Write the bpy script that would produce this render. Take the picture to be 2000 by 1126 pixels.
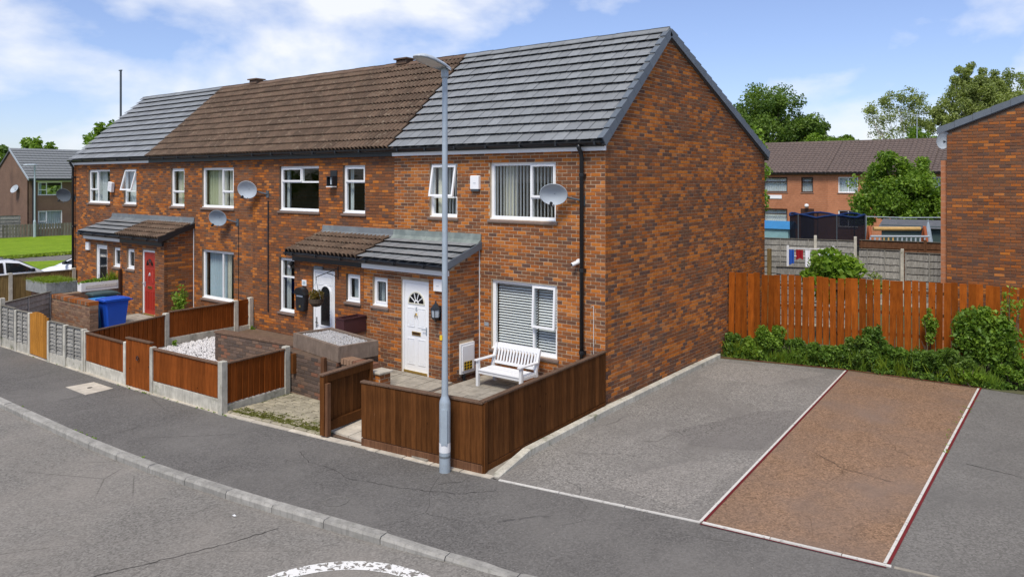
import bpy, math, random
import numpy as np
from mathutils import Vector, Matrix, noise
random.seed(7); RN = np.random.default_rng(7)
R = math.radians
SC = bpy.context.scene
COL = SC.collection
for o in list(bpy.data.objects): bpy.data.objects.remove(o)

# ------------------------------------------------------------------ camera, world, sun, exposure
CAM = Vector((7.72, -12.74, 4.36)); YAW = R(38.1)
cd = bpy.data.cameras.new('camera'); cam = bpy.data.objects.new('camera', cd); COL.objects.link(cam)
cam.location = CAM; cam.rotation_euler = (R(90), 0, YAW)
cd.sensor_width = 36; cd.sensor_fit = 'HORIZONTAL'; cd.lens = 27.11; cd.shift_y = -0.106
cd.clip_start = .1; cd.clip_end = 3000
SC.camera = cam
SUN_EL, SUN_AZ = R(56), R(160)      # azimuth clockwise from +y (front left of the terrace)
w = bpy.data.worlds.new('World'); SC.world = w; w.use_nodes = True
nt = w.node_tree; nt.nodes.clear()
def WN(t, **k):
    n = nt.nodes.new(t)
    for a, b in k.items(): setattr(n, a, b)
    return n
out = WN('ShaderNodeOutputWorld'); bg = WN('ShaderNodeBackground'); bg.inputs[1].default_value = 0.10
sky = WN('ShaderNodeTexSky', sky_type='NISHITA', sun_disc=False, sun_elevation=SUN_EL, sun_rotation=SUN_AZ,
         altitude=0, air_density=1.0, dust_density=0.35, ozone_density=3.0)
tc = WN('ShaderNodeTexCoord'); mp = WN('ShaderNodeMapping'); mp.inputs['Scale'].default_value = (1, 1, 1.9)
mp.inputs['Location'].default_value = (3.1, 1.7, 0.55)
n1 = WN('ShaderNodeTexNoise'); n1.inputs['Scale'].default_value = 4.6; n1.inputs['Detail'].default_value = 8; n1.inputs['Roughness'].default_value = .52
n1.inputs['Distortion'].default_value = .15
cr = WN('ShaderNodeValToRGB'); cr.color_ramp.elements[0].position = .46; cr.color_ramp.elements[1].position = .64
cr.color_ramp.elements[0].color = (0.10, 0.10, 0.10, 1); cr.color_ramp.elements[1].color = (0.92, 0.92, 0.92, 1)
mx = WN('ShaderNodeMix', data_type='RGBA'); mx.inputs[7].default_value = (6.5, 6.65, 7.0, 1)
tint = WN('ShaderNodeMix', data_type='RGBA', blend_type='MULTIPLY'); tint.inputs[0].default_value = 1; tint.inputs[7].default_value = (.78, .80, 1.0, 1)
L = nt.links.new
L(tc.outputs['Generated'], mp.inputs[0]); L(mp.outputs[0], n1.inputs['Vector']); L(n1.outputs[0], cr.inputs[0])
L(sky.outputs[0], tint.inputs[6]); L(tint.outputs[2], mx.inputs[6]); L(cr.outputs[0], mx.inputs[0]); L(mx.outputs[2], bg.inputs[0]); L(bg.outputs[0], out.inputs[0])
sd = bpy.data.lights.new('sun', 'SUN'); sd.energy = 2.5; sd.angle = R(18); sd.color = (1, .93, .82)
so = bpy.data.objects.new('sun', sd); COL.objects.link(so)
sdir = Vector((math.sin(SUN_AZ)*math.cos(SUN_EL), math.cos(SUN_AZ)*math.cos(SUN_EL), math.sin(SUN_EL)))
so.rotation_euler = sdir.to_track_quat('Z', 'Y').to_euler(); so.location = sdir*60
vs = SC.view_settings; vs.view_transform = 'Standard'; vs.look = 'None'; vs.exposure = 0.6; vs.gamma = 1; vs.use_curve_mapping = False
SC.render.engine = 'CYCLES'

# ------------------------------------------------------------------ materials
class NT:
    def __init__(s, name):
        s.m = bpy.data.materials.new(name); s.m.use_nodes = True; s.t = s.m.node_tree
        s.b = s.t.nodes['Principled BSDF']; s.o = s.t.nodes['Material Output']
    def n(s, t, **k):
        x = s.t.nodes.new(t)
        for a, b in k.items(): setattr(x, a, b)
        return x
    def l(s, a, b): s.t.links.new(a, b)
    def pos(s, kind='world', scale=(1, 1, 1)):
        if kind == 'world': c = s.n('ShaderNodeNewGeometry').outputs['Position']
        else: c = s.n('ShaderNodeTexCoord').outputs['Object']
        if scale == (1, 1, 1): return c
        m = s.n('ShaderNodeMapping'); m.inputs['Scale'].default_value = scale; s.l(c, m.inputs[0]); return m.outputs[0]
    def noise(s, vec, sc, det=4, rough=.6, dist=0):
        x = s.n('ShaderNodeTexNoise'); x.inputs['Scale'].default_value = sc; x.inputs['Detail'].default_value = det
        x.inputs['Roughness'].default_value = rough; x.inputs['Distortion'].default_value = dist
        s.l(vec, x.inputs['Vector']); return x.outputs[0]
    def ramp(s, f, p0, p1, c0=(0, 0, 0), c1=(1, 1, 1)):
        x = s.n('ShaderNodeValToRGB'); e = x.color_ramp.elements; e[0].position = p0; e[1].position = p1
        e[0].color = (*c0, 1); e[1].color = (*c1, 1); s.l(f, x.inputs[0]); return x.outputs[0]
    def mix(s, f, a, b, bt='MIX'):
        x = s.n('ShaderNodeMix', data_type='RGBA', blend_type=bt)
        for i, v in ((0, f), (6, a), (7, b)):
            if hasattr(v, 'is_linked'): s.l(v, x.inputs[i])
            elif i == 0: x.inputs[0].default_value = v
            else: x.inputs[i].default_value = (*v, 1)
        return x.outputs[2]
    def math(s, op, a, b=0):
        x = s.n('ShaderNodeMath', operation=op)
        for i, v in ((0, a), (1, b)):
            if hasattr(v, 'is_linked'): s.l(v, x.inputs[i])
            else: x.inputs[i].default_value = v
        return x.outputs[0]
    def rnd(s): return s.n('ShaderNodeObjectInfo').outputs['Random']
    def val(s, col, f, lo, hi):     # multiply colour by lo..hi driven by f
        r = s.ramp(f, 0, 1, (lo,)*3, (hi,)*3); return s.mix(1, col, r, 'MULTIPLY')
    def col(s, c):
        if hasattr(c, 'is_linked'): s.l(c, s.b.inputs['Base Color'])
        else: s.b.inputs['Base Color'].default_value = (*c, 1)
    def bump(s, h, st=.3, d=.01):
        x = s.n('ShaderNodeBump'); x.inputs['Strength'].default_value = st; x.inputs['Distance'].default_value = d
        s.l(h, x.inputs['Height']); s.l(x.outputs[0], s.b.inputs['Normal'])
    def set(s, rough=.7, spec=.3, metal=0):
        s.b.inputs['Roughness'].default_value = rough; s.b.inputs['Specular IOR Level'].default_value = spec; s.b.inputs['Metallic'].default_value = metal
        return s.m
MT = {}
def simple(name, c, rough=.6, spec=.35, metal=0, var=.12, nsc=6, nam=.25, bump=0, bsc=60, dirt=None):
    n = NT(name); p = n.pos('world'); f = n.noise(p, nsc, 5)
    c2 = n.val(c if hasattr(c, 'is_linked') else n.mix(0, c, c), f, 1-nam, 1+nam)
    if var: c2 = n.val(c2, n.rnd(), 1-var, 1+var)
    if dirt: c2 = n.mix(n.ramp(n.noise(p, dirt[1], 6, .65), dirt[2], dirt[3]), c2, dirt[0])
    n.col(c2)
    if bump: n.bump(n.noise(p, bsc, 3), bump, .004)
    MT[name] = n.set(rough, spec, metal); return MT[name]
simple('upvc', (.82, .83, .84), .35, .4, nam=.05, var=.03)
simple('white_paint', (.72, .73, .74), .5, .3, nam=.06, var=.05, dirt=((.4, .38, .34), 3.5, .62, .85))
simple('black_plastic', (.016, .018, .021), .35, .4, nam=.2)
simple('lead', (.135, .15, .16), .55, .4, nam=.3, nsc=4, dirt=((.24, .27, .26), 3, .5, .8))
simple('lead_green', (.15, .18, .17), .6, .4, nam=.3, nsc=4, dirt=((.3, .34, .31), 3.5, .45, .8))
simple('steel', (.36, .42, .47), .42, .45, .25, nam=.16, nsc=5, dirt=((.28, .30, .31), 4, .55, .85))
simple('dish_grey', (.40, .45, .50), .45, .4, nam=.1, nsc=5)
simple('dish_dark', (.07, .085, .10), .45, .4, nam=.2)
simple('sill_tile', (.20, .145, .12), .7, .3, nam=.25, nsc=14, bump=.2)
simple('gold', (.55, .38, .12), .35, .5, .8, nam=.1)
simple('red_door', (.36, .030, .018), .4, .4, nam=.1)
simple('bin_blue', (.010, .07, .42), .4, .4, nam=.12, nsc=4)
simple('bin_green', (.045, .075, .075), .5, .4, nam=.2)
simple('bin_lightblue', (.035, .20, .48), .45, .4, nam=.12)
simple('dark_room', (.05, .05, .05), .9, .1)
simple('curtain_cream', (.62, .60, .50), .9, .1, nam=.08)
simple('curtain_green', (.48, .50, .33), .9, .1, nam=.08)
simple('curtain_blue', (.42, .52, .57), .9, .1, nam=.08)
simple('curtain_net', (.62, .66, .66), .9, .1, nam=.06)
simple('blind', (.8, .8, .79), .6, .2, nam=.04, var=.05)
simple('brown_plastic', (.06, .022, .024), .5, .35, nam=.25)
simple('earth', (.05, .035, .025), .95, .1, nam=.4, nsc=30)
simple('frame_brown', (.055, .025, .015), .5, .3)
simple('yellow', (.65, .42, .02), .5, .3)
simple('blue_fabric', (.012, .03, .10), .8, .1)
simple('red_fabric', (.35, .02, .03), .9, .1)
simple('blue2', (.03, .10, .42), .8, .1)
simple('white_fabric', (.72, .72, .76), .9, .1)
simple('aqua', (.24, .42, .45), .6, .2)
simple('sky_blue', (.03, .16, .34), .5, .3)
simple('umbrella', (.30, .36, .42), .8, .1)
simple('pine_pole', (.55, .36, .14), .6, .2)
simple('red_pole', (.35, .10, .04), .6, .2)
simple('car_white', (.74, .77, .82), .16, .5, nam=.02, var=0)
simple('car_dark', (.02, .022, .027), .15, .5, nam=.1, var=0)
simple('lens_grey', (.5, .53, .53), .15, .5, var=0)
simple('rubber', (.02, .02, .02), .8, .2)
simple('line_white', (.56, .54, .50), .7, .2, nam=.15, nsc=20, dirt=((.30, .28, .26), 14, .56, .66))
simple('line_red', (.135, .014, .016), .7, .2, nam=.2, nsc=20)
simple('crack', (.045, .042, .040), .95, .1, nam=.3)
def concrete(name, c, moss=.0, st=.3):
    n = NT(name); p = n.pos('world'); a = n.mix(n.ramp(n.noise(p, 5, 8, .65), .3, .75), [x*.68 for x in c], [x*1.2 for x in c])
    s = n.noise(n.pos('world', (9, 9, 1.2)), 2.2, 4)
    a = n.mix(n.ramp(s, .5, .8), a, [x*.55 for x in c]) if st else a
    if moss: a = n.mix(n.math('MULTIPLY', n.ramp(n.noise(p, 3.1, 7, .7), .56, .70), moss), a, (.075, .095, .022))
    n.col(n.val(a, n.rnd(), .88, 1.12)); n.bump(n.noise(p, 90, 4), .35, .004); MT[name] = n.set(.9, .2)
concrete('concrete', (.53, .505, .43), .75); concrete('kerb_concrete', (.33, .318, .29), .12); concrete('slab', (.33, .30, .25), .22, 0)
concrete('pale_slab', (.52, .47, .39), .12, 0); concrete('sett', (.33, .295, .215), .9, 0)
concrete('planter_stone', (.30, .26, .225), 0); concrete('planter_grey', (.27, .28, .27), .1); concrete('mortar_pale', (.50, .39, .27), 0, 0)
concrete('planter_brown', (.23, .172, .132), 0)
concrete('mortar_mid', (.27, .19, .125), 0, 0); concrete('mortar_dark', (.14, .095, .066), 0, 0); concrete('mortar_gable', (.40, .29, .19), 0, 0)
def wood(name, c, c2, rough=.65, streak=.5, var=.18):
    n = NT(name); p = n.pos('obj', (30, 30, 1.6)); g = n.noise(p, 1.6, 6, .65, .6)
    a = n.mix(n.ramp(g, .32, .7), c2, c)
    k = n.noise(n.pos('world', (3, 3, 1.2)), 2.4, 5)
    a = n.val(a, k, .62, 1.38); a = n.val(a, n.rnd(), 1-var, 1+var)
    vor = n.n('ShaderNodeTexVoronoi'); vor.inputs['Scale'].default_value = 3.3; n.l(n.pos('world', (1, 1, .8)), vor.inputs['Vector'])
    a = n.mix(n.ramp(vor.outputs['Distance'], .03, .07, (1, 1, 1), (0, 0, 0)), a, [x*.35 for x in c2])
    a = n.mix(n.math('MULTIPLY', n.ramp(n.noise(n.pos('world', (22, 22, 2.2)), 1.3, 3), .72, .76), streak), a, [min(1, x*1.6+.06) for x in c])
    n.col(a); n.bump(g, .35, .004); MT[name] = n.set(rough, .05)
wood('wood_dark', (.13, .050, .015), (.065, .024, .008), .65, .6, .3); wood('wood_red', (.25, .070, .014), (.14, .036, .008), .55, .25)
wood('wood_orange', (.32, .084, .010), (.165, .040, .006), .6, .1, .30); wood('wood_grey', (.36, .35, .32), (.15, .145, .13), .85, .2)
wood('wood_tan', (.28, .20, .085), (.16, .11, .045), .8, .1); wood('wood_yellow', (.46, .205, .035), (.28, .115, .02), .6, .1)
wood('wood_brown', (.17, .085, .045), (.075, .035, .02), .8, .1); wood('cap_wood', (.17, .11, .075), (.09, .055, .038), .8, .1); wood('wood_grey_lifted', (.52, .50, .45), (.27, .26, .23), .85, .2); wood('wood_weather', (.22, .205, .17), (.10, .09, .075), .85, .2)  # palest grey wood: lightened copy, offsets shade on one fence facing away
def asphalt(name, c, tintc, speck=.5, patch=.25, big=.18):
    n = NT(name); p = n.pos('world')
    v = n.n('ShaderNodeTexVoronoi'); v.inputs['Scale'].default_value = 46; n.l(p, v.inputs['Vector'])
    bw = n.n('ShaderNodeRGBToBW'); n.l(v.outputs['Color'], bw.inputs[0])
    a = n.mix(0, c, c); a = n.val(a, bw.outputs[0], 1-speck, 1+speck)
    fine = n.noise(p, 130, 3, .7); a = n.val(a, fine, .6, 1.4)
    a = n.mix(n.math('MULTIPLY', n.ramp(n.noise(p, .55, 7, .6), .42, .66), patch), a, tintc)
    a = n.val(a, n.noise(p, .28, 4), 1-big, 1+big)
    a = n.val(a, n.noise(n.pos('world', (1.4, .35, 1)), 1.5, 5), .86, 1.14)
    a = n.mix(n.math('MULTIPLY', n.ramp(n.noise(p, 31, 2), .70, .73), .45), a, (.40, .37, .34))
    a = n.mix(n.math('MULTIPLY', n.ramp(n.noise(p, 2.3, 6, .7), .60, .72), .35), a, [x*.55 for x in c])
    ce = n.n('ShaderNodeTexVoronoi', feature='DISTANCE_TO_EDGE'); ce.inputs['Scale'].default_value = .36
    wp = n.mix(.35, p, n.n('ShaderNodeTexNoise').outputs['Color'], 'LINEAR_LIGHT'); n.l(wp, ce.inputs['Vector'])
    cm = n.math('MULTIPLY', n.ramp(ce.outputs[0], .0015, .004, (1, 1, 1), (0, 0, 0)), n.ramp(n.noise(p, .7, 3), .50, .56))
    a = n.mix(n.math('MULTIPLY', cm, .55), a, [x*.3 for x in c])
    n.col(a); n.bump(n.math('ADD', bw.outputs[0], fine), .65, .008); MT[name] = n.set(.95, .08)
asphalt('asphalt_road', (.202, .190, .172), (.255, .232, .204), .40, .6); asphalt('asphalt_path', (.134, .127, .119), (.175, .165, .152), .34, .6)
asphalt('asphalt_bay', (.232, .218, .198), (.165, .154, .141), .5, .8, .28); asphalt('bay_brown', (.248, .155, .098), (.185, .134, .105), .55, .8, .3); asphalt('asphalt_patch', (.195, .182, .167), (.16, .149, .138), .5, .7, .28); asphalt('asphalt_light', (.255, .238, .215), (.19, .177, .162), .5, .7, .28)
asphalt('asphalt_right', (.178, .169, .155), (.132, .126, .117), .35, .7)
# bricks: the colour of each brick is a colour attribute on its mesh
n = NT('brick'); at = n.n('ShaderNodeAttribute'); at.attribute_name = 'col'; p = n.pos('world')
a = n.val(at.outputs['Color'], n.noise(p, 38, 5, .7), .62, 1.38); a = n.val(a, n.noise(p, .9, 4), .75, 1.25)
a = n.mix(n.math('MULTIPLY', n.ramp(n.noise(p, .7, 7, .65), .56, .72), .35), a, (.17, .105, .07))
a = n.mix(n.math('MULTIPLY', n.ramp(n.noise(p, 21, 3), .66, .74), .30), a, (.05, .035, .03))
n.col(a); n.bump(n.noise(p, 120, 4), .4, .004); MT['brick'] = n.set(.95, .03)
def tilemat(name, c, c2, var=.14, nsc=7, moss=None, rough=.55):
    n = NT(name); p = n.pos('world'); a = n.mix(n.ramp(n.noise(p, nsc, 6, .7), .3, .72), c, c2); a = n.val(a, n.rnd(), 1-var, 1+var)
    if moss: a = n.mix(n.math('MULTIPLY', n.ramp(n.noise(p, 9, 5, .7), .56, .66), .8), a, moss)
    n.col(a); n.bump(n.noise(p, 150, 3), .25, .003); MT[name] = n.set(rough, .35)
tilemat('tile_grey', (.185, .197, .205), (.235, .248, .255), .13, rough=.5); tilemat('tile_brown', (.135, .088, .058), (.08, .054, .038), .24, 11, (.22, .175, .125), .9)
tilemat('ridge_brown', (.16, .10, .065), (.09, .06, .045), .2, 9, (.2, .17, .12), .85); tilemat('verge', (.105, .125, .15), (.13, .155, .18), .1, rough=.5)
tilemat('roof_far', (.135, .10, .085), (.09, .068, .06), .1, 3, rough=.8); tilemat('roof_far_grey', (.11, .115, .125), (.075, .08, .088), .1, 3, rough=.7)
def rows(matname, axis, pitch, depth=.04):
    pass
n = NT('brick_far'); p = n.pos('world'); a = n.mix(n.ramp(n.noise(p, 1.2, 6), .35, .7), (.48, .20, .10), (.38, .15, .072)); wz = n.n('ShaderNodeTexWave', wave_type='BANDS', bands_direction='Z'); wz.inputs['Scale'].default_value = 2.1; n.l(p, wz.inputs['Vector']); a = n.mix(n.math('MULTIPLY', n.ramp(wz.outputs[1], .75, .95), .35), a, (.36, .26, .2)); a = n.val(a, n.noise(n.pos('world', (3, 3, 10)), 1.4, 2), .7, 1.3); a = n.val(a, n.noise(p, 14, 3), .75, 1.25); n.col(n.val(a, n.rnd(), .9, 1.1)); MT['brick_far'] = n.set(.9, .2)
n = NT('render_far'); p = n.pos('world'); a = n.mix(n.ramp(n.noise(p, .8, 6), .35, .7), (.20, .125, .09), (.15, .095, .07)); a = n.val(a, n.noise(p, 9, 3), .7, 1.3); n.col(a); MT['render_far'] = n.set(.9, .2)
def leafmat(name, c, c2, tr=.35):
    n = NT(name); at = n.n('ShaderNodeAttribute'); at.attribute_name = 'col'; a = n.mix(at.outputs['Fac'], c2, c); n.col(a); n.set(.5, .3)
    t = n.n('ShaderNodeBsdfTranslucent'); n.l(n.mix(1, a, (1.2, 1.3, .5), 'MULTIPLY'), t.inputs[0]); ms = n.n('ShaderNodeMixShader'); ms.inputs[0].default_value = tr
    n.l(n.b.outputs[0], ms.inputs[1]); n.l(t.outputs[0], ms.inputs[2]); n.l(ms.outputs[0], n.o.inputs[0]); MT[name] = n.m
leafmat('leaf_mid', (.23, .35, .04), (.085, .17, .022)); leafmat('leaf_dark', (.17, .26, .042), (.06, .12, .025)); leafmat('leaf_bright', (.25, .37, .04), (.11, .21, .025))
leafmat('leaf_birch', (.36, .42, .13), (.18, .23, .07)); leafmat('leaf_hedge', (.17, .28, .04), (.055, .12, .02)); leafmat('grass_blade', (.26, .34, .03), (.13, .20, .015))
leafmat('moss', (.22, .22, .05), (.12, .13, .03)); leafmat('leaf_red', (.25, .16, .05), (.14, .12, .03))
simple('bark', (.10, .075, .055), .9, .1, nam=.35, nsc=12, bump=.6); simple('bark_birch', (.45, .42, .38), .9, .1, nam=.35, nsc=8)
n = NT('grass'); p = n.pos('world'); a = n.mix(n.ramp(n.noise(p, 1.1, 8, .7), .3, .7), (.12, .215, .012), (.23, .33, .025)); a = n.val(a, n.noise(p, 9, 6, .75), .35, 1.65); a = n.val(a, n.noise(n.pos('world', (1.2, .25, 1)), 1.2, 4), .8, 1.2)
n.col(a); n.bump(n.noise(p, 30, 4), .8, .05); MT['grass'] = n.set(.95, .1)
n = NT('soil'); p = n.pos('world'); a = n.mix(n.ramp(n.noise(p, 1.5, 7), .35, .65), (.10, .085, .06), (.10, .12, .045)); n.col(a); MT['soil'] = n.set(.95, .1)
n = NT('stone_white'); at = n.n('ShaderNodeAttribute'); at.attribute_name = 'col'; n.col(at.outputs['Color']); MT['stone_white'] = n.set(.8, .2)
# glass: thin pane, clear with a mirror-like share
n = NT('glass'); tr = n.n('ShaderNodeBsdfTransparent'); tr.inputs[0].default_value = (.95, .97, .97, 1); gl = n.n('ShaderNodeBsdfGlossy'); gl.inputs['Roughness'].default_value = .02
lw = n.n('ShaderNodeLayerWeight'); lw.inputs[0].default_value = .5; f = n.math('ADD', n.math('MULTIPLY', n.math('POWER', lw.outputs['Facing'], 4), .5), .025); ms = n.n('ShaderNodeMixShader'); n.l(f, ms.inputs[0]); n.l(tr.outputs[0], ms.inputs[1]); n.l(gl.outputs[0], ms.inputs[2]); n.l(ms.outputs[0], n.o.inputs[0]); MT['glass'] = n.m
n = NT('glass_dark'); n.col((.012, .015, .017)); MT['glass_dark'] = n.set(.05, .6)
n = NT('net'); n.col((.010, .012, .02)); tr = n.n('ShaderNodeBsdfTransparent'); ms = n.n('ShaderNodeMixShader'); ms.inputs[0].default_value = .8; n.set(.9, .1); n.l(tr.outputs[0], ms.inputs[1]); n.l(n.b.outputs[0], ms.inputs[2]); n.l(ms.outputs[0], n.o.inputs[0]); MT['net'] = n.m

# ------------------------------------------------------------------ mesh and object helpers
W = {}
def put(name, me, parent=None, M=None):
    o = bpy.data.objects.new(name, me); COL.objects.link(o); M = M if M is not None else Matrix()
    W[o.name] = M
    if parent is not None:
        o.parent = parent; o.matrix_basis = W[parent.name].inverted() @ M
    else: o.matrix_basis = M
    return o
def tag(o, label=None, cat=None, group=None, kind=None):
    if label: o['label'] = label
    if cat: o['category'] = cat
    if group: o['group'] = group
    if kind: o['kind'] = kind
    return o
def thing(name, label, cat, loc, group=None):
    return tag(put(name, None, None, Matrix.Translation(Vector(loc))), label, cat, group)
T3 = Matrix.Translation
def frame(O, U, N):     # columns U, -N, Z
    m = Matrix.Identity(4); U, N = Vector(U), Vector(N)
    for i, v in enumerate((U, -N, Vector((0, 0, 1)))):
        for r in range(3): m[r][i] = v[r]
    m.translation = Vector(O); return m
class MB:
    def __init__(s): s.v = []; s.f = []; s.c = []
    def poly(s, pts, c=None):
        k = len(s.v); s.v += [tuple(p) for p in pts]; s.f.append(list(range(k, k+len(pts)))); s.c.append(c); return s
    def box(s, x0, x1, y0, y1, z0, z1, c=None, M=None):
        k = len(s.v); P = [(x, y, z) for z in (z0, z1) for x, y in ((x0, y0), (x1, y0), (x1, y1), (x0, y1))]
        if M is not None: P = [tuple(M @ Vector(p)) for p in P]
        s.v += P; s.f += [[k+i for i in q] for q in ((3, 2, 1, 0), (4, 5, 6, 7), (0, 1, 5, 4), (1, 2, 6, 5), (2, 3, 7, 6), (3, 0, 4, 7))]; s.c += [c]*6; return s
    def cbox(s, x0, x1, y0, y1, z0, z1, b=.008, M=None):    # box with chamfered top edges and vertical edges
        k = len(s.v); P = []
        for z, i in ((z0, 0), (z1-b, 0), (z1, b)):
            P += [(x0+i, y0+i, z), (x1-i, y0+i, z), (x1-i, y1-i, z), (x0+i, y1-i, z)]
        if M is not None: P = [tuple(M @ Vector(p)) for p in P]
        s.v += P; F = [(3, 2, 1, 0), (8, 9, 10, 11)]
        for l in (0, 4):
            for i in range(4): F.append((l+i, l+(i+1) % 4, l+4+(i+1) % 4, l+4+i))
        s.f += [[k+i for i in q] for q in F]; s.c += [None]*len(F); return s
    def prism(s, pts, d):       # polygon extruded by vector d
        k = len(s.v); n_ = len(pts); d = Vector(d); s.v += [tuple(p) for p in pts]+[tuple(Vector(p)+d) for p in pts]
        F = [list(range(n_))[::-1], list(range(n_, 2*n_))]+[[i, (i+1) % n_, n_+(i+1) % n_, n_+i] for i in range(n_)]
        s.f += [[k+i for i in q] for q in F]; s.c += [None]*len(F); return s
    def tube(s, pts, r, n_=8, cap=True):
        pts = [Vector(p) for p in pts]; rs = r if isinstance(r, (list, tuple)) else [r]*len(pts); k = len(s.v)
        for i, p in enumerate(pts):
            d = (pts[min(i+1, len(pts)-1)]-pts[max(i-1, 0)]).normalized(); a = d.orthogonal().normalized() if i == 0 else (a-d*a.dot(d)).normalized(); b = d.cross(a)
            s.v += [tuple(p+(a*math.cos(t)+b*math.sin(t))*rs[i]) for t in [2*math.pi*j/n_ for j in range(n_)]]
        for i in range(len(pts)-1):
            for j in range(n_): s.f.append([k+i*n_+j, k+i*n_+(j+1) % n_, k+(i+1)*n_+(j+1) % n_, k+(i+1)*n_+j]); s.c.append(None)
        if cap: s.f += [[k+j for j in range(n_)][::-1], [k+(len(pts)-1)*n_+j for j in range(n_)]]; s.c += [None, None]
        return s
    def lathe(s, prof, n_=16, M=None):
        k = len(s.v)
        for r, z in prof:
            for j in range(n_):
                q = Vector((r*math.cos(2*math.pi*j/n_), r*math.sin(2*math.pi*j/n_), z)); s.v.append(tuple(M @ q if M is not None else q))
        for i in range(len(prof)-1):
            for j in range(n_): s.f.append([k+i*n_+j, k+i*n_+(j+1) % n_, k+(i+1)*n_+(j+1) % n_, k+(i+1)*n_+j]); s.c.append(None)
        return s
    def ring(s, x0, x1, z0, z1, w, y0, y1):     # rectangular frame in an xz plane
        s.box(x0, x0+w, y0, y1, z0, z1); s.box(x1-w, x1, y0, y1, z0, z1); s.box(x0+w, x1-w, y0, y1, z0, z0+w); return s.box(x0+w, x1-w, y0, y1, z1-w, z1)
    def mesh(s, name, mat, off=None, smooth=False):
        me = bpy.data.meshes.new(name); vv = s.v if off is None else [(a-off[0], b-off[1], c-off[2]) for a, b, c in s.v]
        me.from_pydata(vv, [], s.f); me.materials.append(MT[mat] if isinstance(mat, str) else mat)
        if any(c is not None for c in s.c):
            ca = me.color_attributes.new('col', 'FLOAT_COLOR', 'CORNER'); arr = []
            for f, c in zip(s.f, s.c): arr += [*(c or (1, 1, 1)), 1]*len(f)
            ca.data.foreach_set('color', arr)
        if smooth: me.polygons.foreach_set('use_smooth', [True]*len(me.polygons))
        me.update(); return me
    def build(s, name, mat, parent=None, M=None, smooth=False, kind=None, label=None, cat=None, group=None):
        a = np.array(s.v); off = Vector(((a[:, 0].min()+a[:, 0].max())/2, (a[:, 1].min()+a[:, 1].max())/2, a[:, 2].min()))
        me = s.mesh(name, mat, off, smooth); o = put(name, me, parent, (M if M is not None else Matrix()) @ T3(off))
        return tag(o, label, cat, group, kind)
def np_quads(name, V, mat, cols=None):     # V: (n,4,3) array of quads; cols: (n,3)
    nq = len(V); me = bpy.data.meshes.new(name); me.vertices.add(nq*4); me.vertices.foreach_set('co', V.reshape(-1).astype(np.float32))
    me.loops.add(nq*4); me.loops.foreach_set('vertex_index', np.arange(nq*4, dtype=np.int32)); me.polygons.add(nq)
    me.polygons.foreach_set('loop_start', np.arange(0, nq*4, 4, dtype=np.int32)); me.materials.append(MT[mat])
    if cols is not None:
        ca = me.color_attributes.new('col', 'FLOAT_COLOR', 'CORNER'); c4 = np.ones((nq, 4, 4), np.float32); c4[:, :, :3] = cols[:, None, :]; ca.data.foreach_set('color', c4.reshape(-1))
    me.update(calc_edges=True); me.validate(); return me
def part(name, mat, parent, fn, **k):
    m = MB(); fn(m); return m.build(name, mat, parent, **k)
def lerp(a, b, t): return a+(b-a)*t
def interp(tab, x):
    for (x0, y0), (x1, y1) in zip(tab, tab[1:]):
        if x <= x1: return y0+(y1-y0)*(x-x0)/(x1-x0)
    return tab[-1][1]
FWD = Vector((-math.sin(YAW), math.cos(YAW), 0)); RGT = Vector((math.cos(YAW), math.sin(YAW), 0))

# ------------------------------------------------------------------ bricks
ORANGE = [(.47, .160, .034), (.41, .138, .032), (.37, .120, .030), (.33, .106, .029), (.45, .170, .050)]
BROWN = [(.235, .094, .040), (.205, .086, .041), (.27, .098, .036), (.18, .076, .039), (.22, .098, .050)]
DARK = [(.145, .072, .045), (.125, .070, .052), (.16, .082, .048)]
OLD = [(.14, .10, .08), (.105, .078, .064), (.17, .115, .085), (.20, .10, .065), (.09, .07, .06)]
PALE = [(.25, .165, .115), (.21, .135, .095), (.28, .175, .115), (.19, .115, .085), (.235, .12, .07)]
SHADES = ORANGE+BROWN+DARK+OLD+PALE
STYLE = dict(front=(.40, .10, .75), gable=(.38, .17, 1.1), two=(.27, .10, 1.1), far=(.27, .20, .95), right=(.13, .16, .7), old=None, pale=None)
def shade(style, P, rnd):
    if style == 'old': return random.choice((13, 14, 15, 16, 17, 14))
    if style == 'pale': return random.choice((18, 19, 20, 21, 22, 19))
    fo, fd, pat = STYLE[style]
    k = noise.noise(Vector((P[0]*.9, P[1]*.9, P[2]*1.5)))*.55+noise.noise(Vector((P[0]*2.7+9, P[1]*2.7, P[2]*5)))*.35
    t = rnd.random()+k*pat
    if P[2] < .42 and style != 'right' and rnd.random() < .75-P[2]: return rnd.randrange(8, 13)
    if t > 1-fo: return rnd.randrange(0, 5)
    return rnd.randrange(10, 13) if rnd.random() < fd/(1-fo) else rnd.randrange(5, 10)
BRICK_MESH = {}
def brick_mesh(sh, l=.215, h=.065, pr=.007):
    if sh not in BRICK_MESH:
        m = MB(); c = SHADES[sh]; y0, y1 = -pr, .004; b = .004
        F = [(b, y0, b), (l-b, y0, b), (l-b, y0, h-b), (b, y0, h-b)]; B = [(0, y1, 0), (l, y1, 0), (l, y1, h), (0, y1, h)]
        m.poly(F, c)
        for i in range(4): j = (i+1) % 4; m.poly([B[i], B[j], F[j], F[i]], c)
        BRICK_MESH[sh] = m.mesh('brick', 'brick')
    return BRICK_MESH[sh]
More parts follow.
